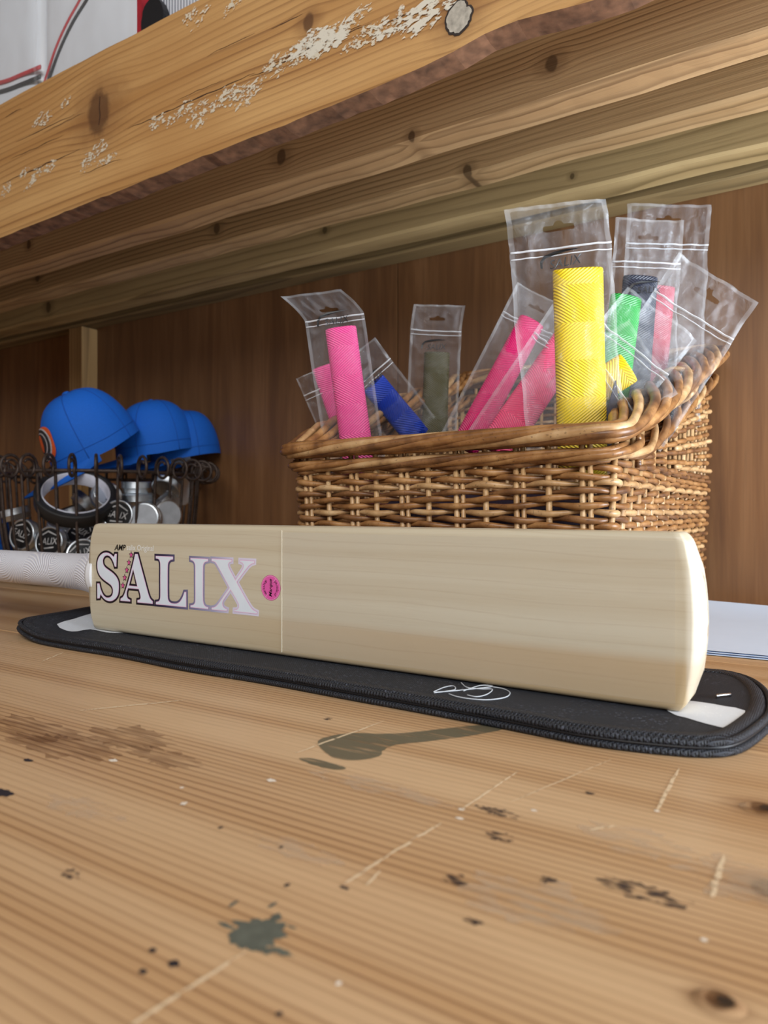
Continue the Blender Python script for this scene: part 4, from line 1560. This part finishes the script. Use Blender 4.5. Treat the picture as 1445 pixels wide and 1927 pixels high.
# (pixel of the lid's centre, depth, lid direction, plain?, label)
tins = [
    (40, 1006, 1.215, T_ * 1.0 + L_ * .35 + U_ * .12, 0, 'leftmost black labelled tin facing out between the wires'),
    (91, 1020, 1.200, T_ * 1.0 + L_ * .25 + U_ * .18, 0, 'black labelled tin facing out, lowest in the wire basket'),
    (221, 970, 1.215, T_ * 1.0 + L_ * .1 + U_ * .15, 0, 'black labelled tin just above the bat shoulder, facing out'),
    (270, 974, 1.215, T_ * 1.0 + R_ * .05 + U_ * .1, 1, 'tin showing its plain grey base beside the black labelled tin'),
    (318, 968, 1.25, T_ * .75 + R_ * .8 + U_ * .1, 1, 'tin turned to the right at the right end of the wire basket'),
    (24, 958, 1.27, U_ * 1.0 + T_ * .1 + L_ * .25, 0, 'tin lying flat above the leftmost labelled tin'),
    (152, 1000, 1.24, U_ * .75 + T_ * .7 + L_ * .1, 0, 'tin tilted upward under the roll of black tape'),
    (153, 1042, 1.20, T_ * 1.0 + U_ * .35, 0, 'tin facing out right behind the bat handle collar'),
    (258, 930, 1.28, U_ * 1.0 + T_ * .12, 1, 'tin lying flat, lower of the two stacked under the caps'),
    (257, 907, 1.31, U_ * 1.0 + T_ * .05, 1, 'tin lying flat, upper of the two stacked under the caps'),
    (312, 922, 1.30, L_ * .2 + T_ * .6 + D_ * .75, 1, 'tin tipped forward right of the stacked pair'),
    (342, 925, 1.32, R_ * .9 + T_ * .5, 1, 'tin standing on edge furthest right in the wire basket'),
    (204, 930, 1.27, R_ * .7 + T_ * .6 + U_ * .5, 1, 'tin leaning between the tape roll and the stacked pair'),
    (128, 955, 1.33, U_ * .9 + L_ * .3 + T_ * .2, 0, 'tin seen through the hole of the tape roll, left one'),
    (168, 940, 1.34, U_ * .6 + R_ * .5 - T_ * .3, 1, 'tin seen through the hole of the tape roll, right one'),
    (62, 1040, 1.26, U_ * .3 + R_ * .6 + T_ * .6, 1, 'tin low down behind the two left labelled tins'),
    (182, 965, 1.25, L_ * .6 + U_ * .5 + T_ * .4, 1, 'tin leaning left between the tape roll and the bat shoulder'),
    (296, 945, 1.27, U_ * .7 + L_ * .6 + T_ * .35, 1, 'tin tilted left above the plain grey based tin'),
    (120, 985, 1.27, R_ * .3 + U_ * .8 + T_ * .3, 1, 'tin lying below the tape roll at its left'),
]
first = {0: True, 1: True}
for i, (x, y, d, dr, pl, lb_) in enumerate(tins):
    z = dr.normalized()
    flip = pl == 1 and i in (3, 4)
    zz = -z if flip else z
    yv = (UP - zz * UP.dot(zz))
    yv = yv.normalized() if yv.length > .1 else (-TOCAM - zz * (-TOCAM).dot(zz)).normalized()
    yv = Matrix.Rotation(math.radians(rnd.uniform(-35, 35)), 3, zz) @ yv
    xv = yv.cross(zz)
    c = at_D(x, y, d) - (zz * (0 if flip else .0203))
    Mx = basis(xv, yv, zz, c)
    src = plain0 if pl else tin0
    if first[pl]:
        first[pl] = False
        src.matrix_world = Mx
        t = src
    else:
        t = copy_tree(src, None, Mx)
    t['label'] = lb_
    t['group'] = 'tins in the wire basket'

# tape roll
M['tape'] = plain('black_tape', rgb(30, 30, 32), 0.55, bump=.1)
M['core'] = plain('white_card_core', rgb(206, 208, 222), 0.7)
tc = at_D(143, 937, 1.222)
nz = (TOCAM * .62 + UP * .80 + CAMRIGHT * .30).normalized()
xv = (CAMRIGHT + UP * .25 - nz * (CAMRIGHT + UP * .25).dot(nz)).normalized()
tape = root('tape_roll', 'roll of black tape on a white core among the tins', 'tape roll', matrix=basis(xv, nz.cross(xv), nz, tc))
RO, RI, TW = .066, .0525, .024
mk('tape', lathe([(RI + .002, -TW / 2), (RO - .001, -TW / 2), (RO, -TW / 2 + .001), (RO, TW / 2 - .001), (RO - .001, TW / 2), (RI + .002, TW / 2), (RI + .002, -TW / 2)], 56), M['tape'], tape)
mk('core', lathe([(RI, -TW / 2 - .001), (RI + .0022, -TW / 2 - .001), (RI + .0022, TW / 2 + .001), (RI, TW / 2 + .001), (RI, -TW / 2 - .001)], 56), M['core'], tape)

# caps
M['cap'] = plain('blue_cap_cloth', rgb(0, 92, 192), 0.8, bump=.12, nscale=500, namt=.05)
M['capseam'] = plain('blue_cap_stitch', rgb(4, 74, 162), 0.8)
M['capband'] = plain('pale_cap_lining', rgb(186, 196, 214), 0.7)
M['badgeo'] = plain('orange_embroidery', rgb(206, 84, 30), 0.7, nscale=400, namt=.2, bump=.3)
M['badgek'] = plain('dark_embroidery', rgb(40, 36, 40), 0.7, nscale=400, namt=.3, bump=.3)
M['badgew'] = plain('grey_embroidery', rgb(190, 184, 186), 0.7, nscale=400, namt=.2)


def crown(az, el, k=1.0):
    """el 0 at the hem .. 1 at the button"""
    e = el * math.pi / 2
    g = math.cos(e) ** .72
    ax = .092 if math.cos(az) > 0 else .088
    lift = .010 * max(0, -math.cos(az)) * (1 - el)
    z = .130 * math.sin(e) ** .95 + lift
    return Vector((ax * k * g * math.cos(az), .079 * k * g * math.sin(az), z))


def build_cap():
    rt = root('baseball_cap', 'cap', 'cap', matrix=Matrix.Identity(4))
    na, ne = 48, 14
    V = [crown(2 * math.pi * i / na, j / ne * .985) for j in range(ne + 1) for i in range(na)]
    F = [[j * na + i, j * na + (i + 1) % na, (j + 1) * na + (i + 1) % na, (j + 1) * na + i] for j in range(ne) for i in range(na)]
    F.append([ne * na + i for i in range(na)])
    cr = mk('crown', (V, F), M['cap'], rt)
    for k in range(6):
        az = math.pi / 3 * k + math.pi / 6 * 0
        mk('seam', tube([crown(az, j / 14 * .97) * 1.002 for j in range(15)], .0008, 5), M['capseam'], cr)
    mk('hem_seam', tube([crown(2 * math.pi * i / 60, .10) * 1.003 for i in range(60)], .0006, 5, True), M['capseam'], cr)
    bt_ = lathe([(.0001, .1345), (.005, .1335), (.0075, .131), (.008, .129)], 16)
    mk('button', bt_, M['cap'], cr)
    # inner band
    V, F = [], []
    for j, (el, k) in enumerate([(0.0, .985), (.09, .975), (.2, .965)]):
        for i in range(na): V.append(crown(2 * math.pi * i / na, el, k) + Vector((0, 0, .0005)))
    for j in range(2):
        for i in range(na): F.append([j * na + i, j * na + (i + 1) % na, (j + 1) * na + (i + 1) % na, (j + 1) * na + i])
    mk('sweatband', (V, F), M['capband'], rt)
    # brim
    V, F = [], []
    nb_, nr = 28, 7
    for s in (0, 1):
        for j in range(nr + 1):
            for i in range(nb_ + 1):
                t = -1 + 2 * i / nb_
                az = t * math.radians(72)
                b0 = crown(az, 0.0)
                ext_ = .074 * max(0, math.cos(t * math.pi / 2)) ** .55 * (j / nr)
                x = b0.x + ext_
                y = b0.y * (1 - .06 * j / nr)
                z = -.10 * (j / nr) * .12 - 3.4 * y * y * (ext_ / .074) + .003 - s * .0028
                V.append(Vector((x, y, z)))
    w = nb_ + 1
    n1 = (nr + 1) * w
    for j in range(nr):
        for i in range(nb_):
            a = j * w + i
            F.append([a, a + w, a + w + 1, a + 1])
            F.append([n1 + a, n1 + a + 1, n1 + a + w + 1, n1 + a + w])
    for i in range(nb_): F.append([nr * w + i, n1 + nr * w + i, n1 + nr * w + i + 1, nr * w + i + 1])
    mk('brim', (V, F), M['cap'], rt)

    # badge on the front panel
    def patch(outl, lift):
        v, f = poly_tri(outl)
        return [crown(p.x, p.y) * (1 + lift) for p in v], f

    def ell(rx, ry, n=40, p=2.0):
        return [(rx * math.copysign(abs(math.cos(2 * math.pi * k / n)) ** (2 / p), math.cos(2 * math.pi * k / n)), .30 + ry * math.copysign(abs(math.sin(2 * math.pi * k / n)) ** (2 / p), math.sin(2 * math.pi * k / n))) for k in range(n)]
    # subdivided ring mesh that follows the crown
    def disc_on(rx, ry, lift, p=2.0):
        V, F = [], []
        n, m = 40, 5
        for j in range(m + 1):
            for (a, e) in ell(rx * max(j / m, .001), ry * max(j / m, .001), n, p): V.append(crown(a, e) * (1 + lift))
        for j in range(m):
            for i in range(n): F.append([j * n + i, j * n + (i + 1) % n, (j + 1) * n + (i + 1) % n, (j + 1) * n + i])
        return V, F
    bd = mk('badge', disc_on(.50, .175, .018, 3.0), M['badgeo'], rt)
    mk('badge_border', disc_on(.43, .165, .026), M['badgew'], bd)
    mk('badge_field', disc_on(.39, .148, .032), M['badgek'], bd)
    mk('badge_ring', disc_on(.30, .112, .036), M['badgew'], bd)
    mk('badge_centre', disc_on(.27, .100, .040), M['badgek'], bd)
    mk('badge_mark', disc_on(.12, .085, .044), M['badgeo'], bd)
    return rt


def cap_matrix(cpx, cpy, d, left, toward, droop, roll, sc=1.0):
    fwd = (L_ * left + TOCAM * toward).normalized()
    fwd = (fwd * math.cos(droop) - UP * math.sin(droop)).normalized()
    side = UP.cross(fwd).normalized()
    upv = fwd.cross(side)
    R3 = Matrix.Rotation(roll, 3, fwd)
    side, upv = R3 @ side, R3 @ upv
    Mx = basis(fwd * sc, side * sc, upv * sc, Vector((0, 0, 0)))
    Mx.translation = at_D(cpx, cpy, d)
    return Mx


cap0 = build_cap()
caps = [(190, 854, 1.335, 1.0, .85, math.radians(29), math.radians(5), .95, 'front blue cap with orange and black badge, brim dipping into the wire basket'),
        (299, 860, 1.43, 1.0, .35, math.radians(8), math.radians(2), .87, 'middle blue cap behind the badged one'),
        (352, 866, 1.47, 1.0, .10, math.radians(6), math.radians(0), .78, 'rearmost blue cap at the right of the wire basket'),
        (-58, 1052, 1.34, .6, -.8, math.radians(3), 0, .95, 'blue cap on the bench at the left edge, behind the wire basket')]
for i, (x, y, d, lf, tw, dr, rl, sc, lb_) in enumerate(caps):
    Mx = cap_matrix(x, y, d, lf, tw, dr, rl, sc)
    c = cap0 if i == 0 else copy_tree(cap0, None)
    c.matrix_world = Mx
    c['label'] = lb_
    c['group'] = 'blue caps'

# ------------------------------------------------------------------ kit on the shelf above
M['pad'] = plain('white_leathercloth', rgb(222, 226, 232), 0.35, namt=.02, nscale=12)
M['red'] = plain('red_piping', rgb(190, 24, 34), 0.45)
M['redfab'] = plain('red_binding', rgb(168, 24, 40), 0.6)
M['mesh'] = fabric('white_mesh_fabric', rgb(120, 124, 136), rgb(226, 228, 236), 0.006, 0.7, 0.5)
M['wrap'] = film_mat('clear_wrap_film', 0.05, 0.16, 0.06, bump=.4, bscale=40)
DZ = SH + .112


def slab(x0, x1, y0, y1, z0, z1, r=.02, bulge=.012):
    loops = []
    for (i, (ins_, z)) in enumerate([(.02, z0), (.004, z0 + .006), (0, z0 + .02), (0, (z0 + z1) / 2), (0, z1 - .03), (.006, z1 - .008), (.025, z1)]):
        lp = []
        for k in range(40):
            a = 2 * math.pi * k / 40
            ca, sa = math.cos(a), math.sin(a)
            x = (x0 + x1) / 2 + ((x1 - x0) / 2 - ins_) * math.copysign(abs(ca) ** .25, ca)
            y = (y0 + y1) / 2 + ((y1 - y0) / 2 - ins_) * math.copysign(abs(sa) ** .25, sa)
            lp.append((x, y, z))
        loops.append(lp)
    return loft(loops)


def pad(label, x0, x1, yf, z1, stripes):
    rt = root('batting_pad', label, 'batting pad', ((x0 + x1) / 2, yf + .05, DZ), group='wrapped batting pads on the shelf')
    mk('body', slab(x0, x1, yf, yf + .12, DZ + .0005, z1), M['pad'], rt)
    for mname, pts, r in stripes:
        P = smooth_pts([at_Y(x, y, yf - .0005) for x, y in pts], 5)
        mk('piping', tube(P, r, 8, flat=.4), M[mname], rt)
    # loose clear wrapper
    V, F = [], []
    nx, nz_ = 40, 50
    for j in range(nz_ + 1):
        for i in range(nx + 1):
            u, w = i / nx, j / nz_
            x = x0 - .004 + (x1 - x0 + .008) * u
            z = DZ + .004 + (z1 - DZ) * w
            y = yf - .006 - .004 * noise.noise(Vector((x * 14, z * 9, x0))) - .003 * noise.noise(Vector((x * 40, z * 22, 3))) - .002 * abs(noise.noise(Vector((x * 60, z * 40, 8))))
            V.append(Vector((x, y, z)))
    for j in range(nz_):
        for i in range(nx):
            a = j * (nx + 1) + i
            F.append([a, a + 1, a + nx + 2, a + nx + 1])
    mk('clear_wrapper', (V, F), M['wrap'], rt)
    return rt


PY = .690
xa, xb, xc_ = at_Y(76, 100, PY).x, at_Y(262, 50, PY).x, at_Y(272, 20, PY).x
pad('clear wrapped white batting pad at the top left corner', xa - .30, xa - .004, PY, 1.16, [('red', [(-80, 170), (0, 156), (40, 141), (76, 126)], .0042), ('black', [(-80, 190), (0, 173), (40, 159), (76, 144)], .0042)])
pad('white wrapped batting pad with steep red and black piping', xa, xb - .003, PY, 1.18, [('red', [(80, 165), (88, 140), (105, 90), (125, 45), (150, 0), (165, -30)], .0028), ('black', [(86, 165), (95, 140), (114, 90), (137, 42), (163, 0), (180, -30)], .0036)])
kit = root('mesh_kit_bag', 'white mesh bag with red edge standing beside the wrapped pads', 'bag', (xb + .12, PY + .06, DZ))
mk('body', slab(xb + .006, xb + .30, PY + .005, PY + .12, DZ + .0005, 1.12), M['mesh'], kit)
mk('red_edge', box(xb, xb + .010, PY - .004, PY + .10, DZ + .0008, 1.12), M['redfab'], kit, smooth=False)
p = at_Y(285, 30, PY)
v, f = poly_tri(ragged(p.x + .008, p.z - .012, .024, .032, .1, 1, 30, 3))
nV = len(v)
side_f = [[i, (i + 1) % nV, nV + (i + 1) % nV, nV + i] for i in range(nV)]
mk('black_tab', ([Vector((q.x, PY - .006, q.y)) for q in v] + [Vector((q.x, PY + .008, q.y)) for q in v], f + [[i + nV for i in t] for t in f] + side_f), M['black'], kit, smooth=False)

# dark cloth corner between the yellow grip and the rim
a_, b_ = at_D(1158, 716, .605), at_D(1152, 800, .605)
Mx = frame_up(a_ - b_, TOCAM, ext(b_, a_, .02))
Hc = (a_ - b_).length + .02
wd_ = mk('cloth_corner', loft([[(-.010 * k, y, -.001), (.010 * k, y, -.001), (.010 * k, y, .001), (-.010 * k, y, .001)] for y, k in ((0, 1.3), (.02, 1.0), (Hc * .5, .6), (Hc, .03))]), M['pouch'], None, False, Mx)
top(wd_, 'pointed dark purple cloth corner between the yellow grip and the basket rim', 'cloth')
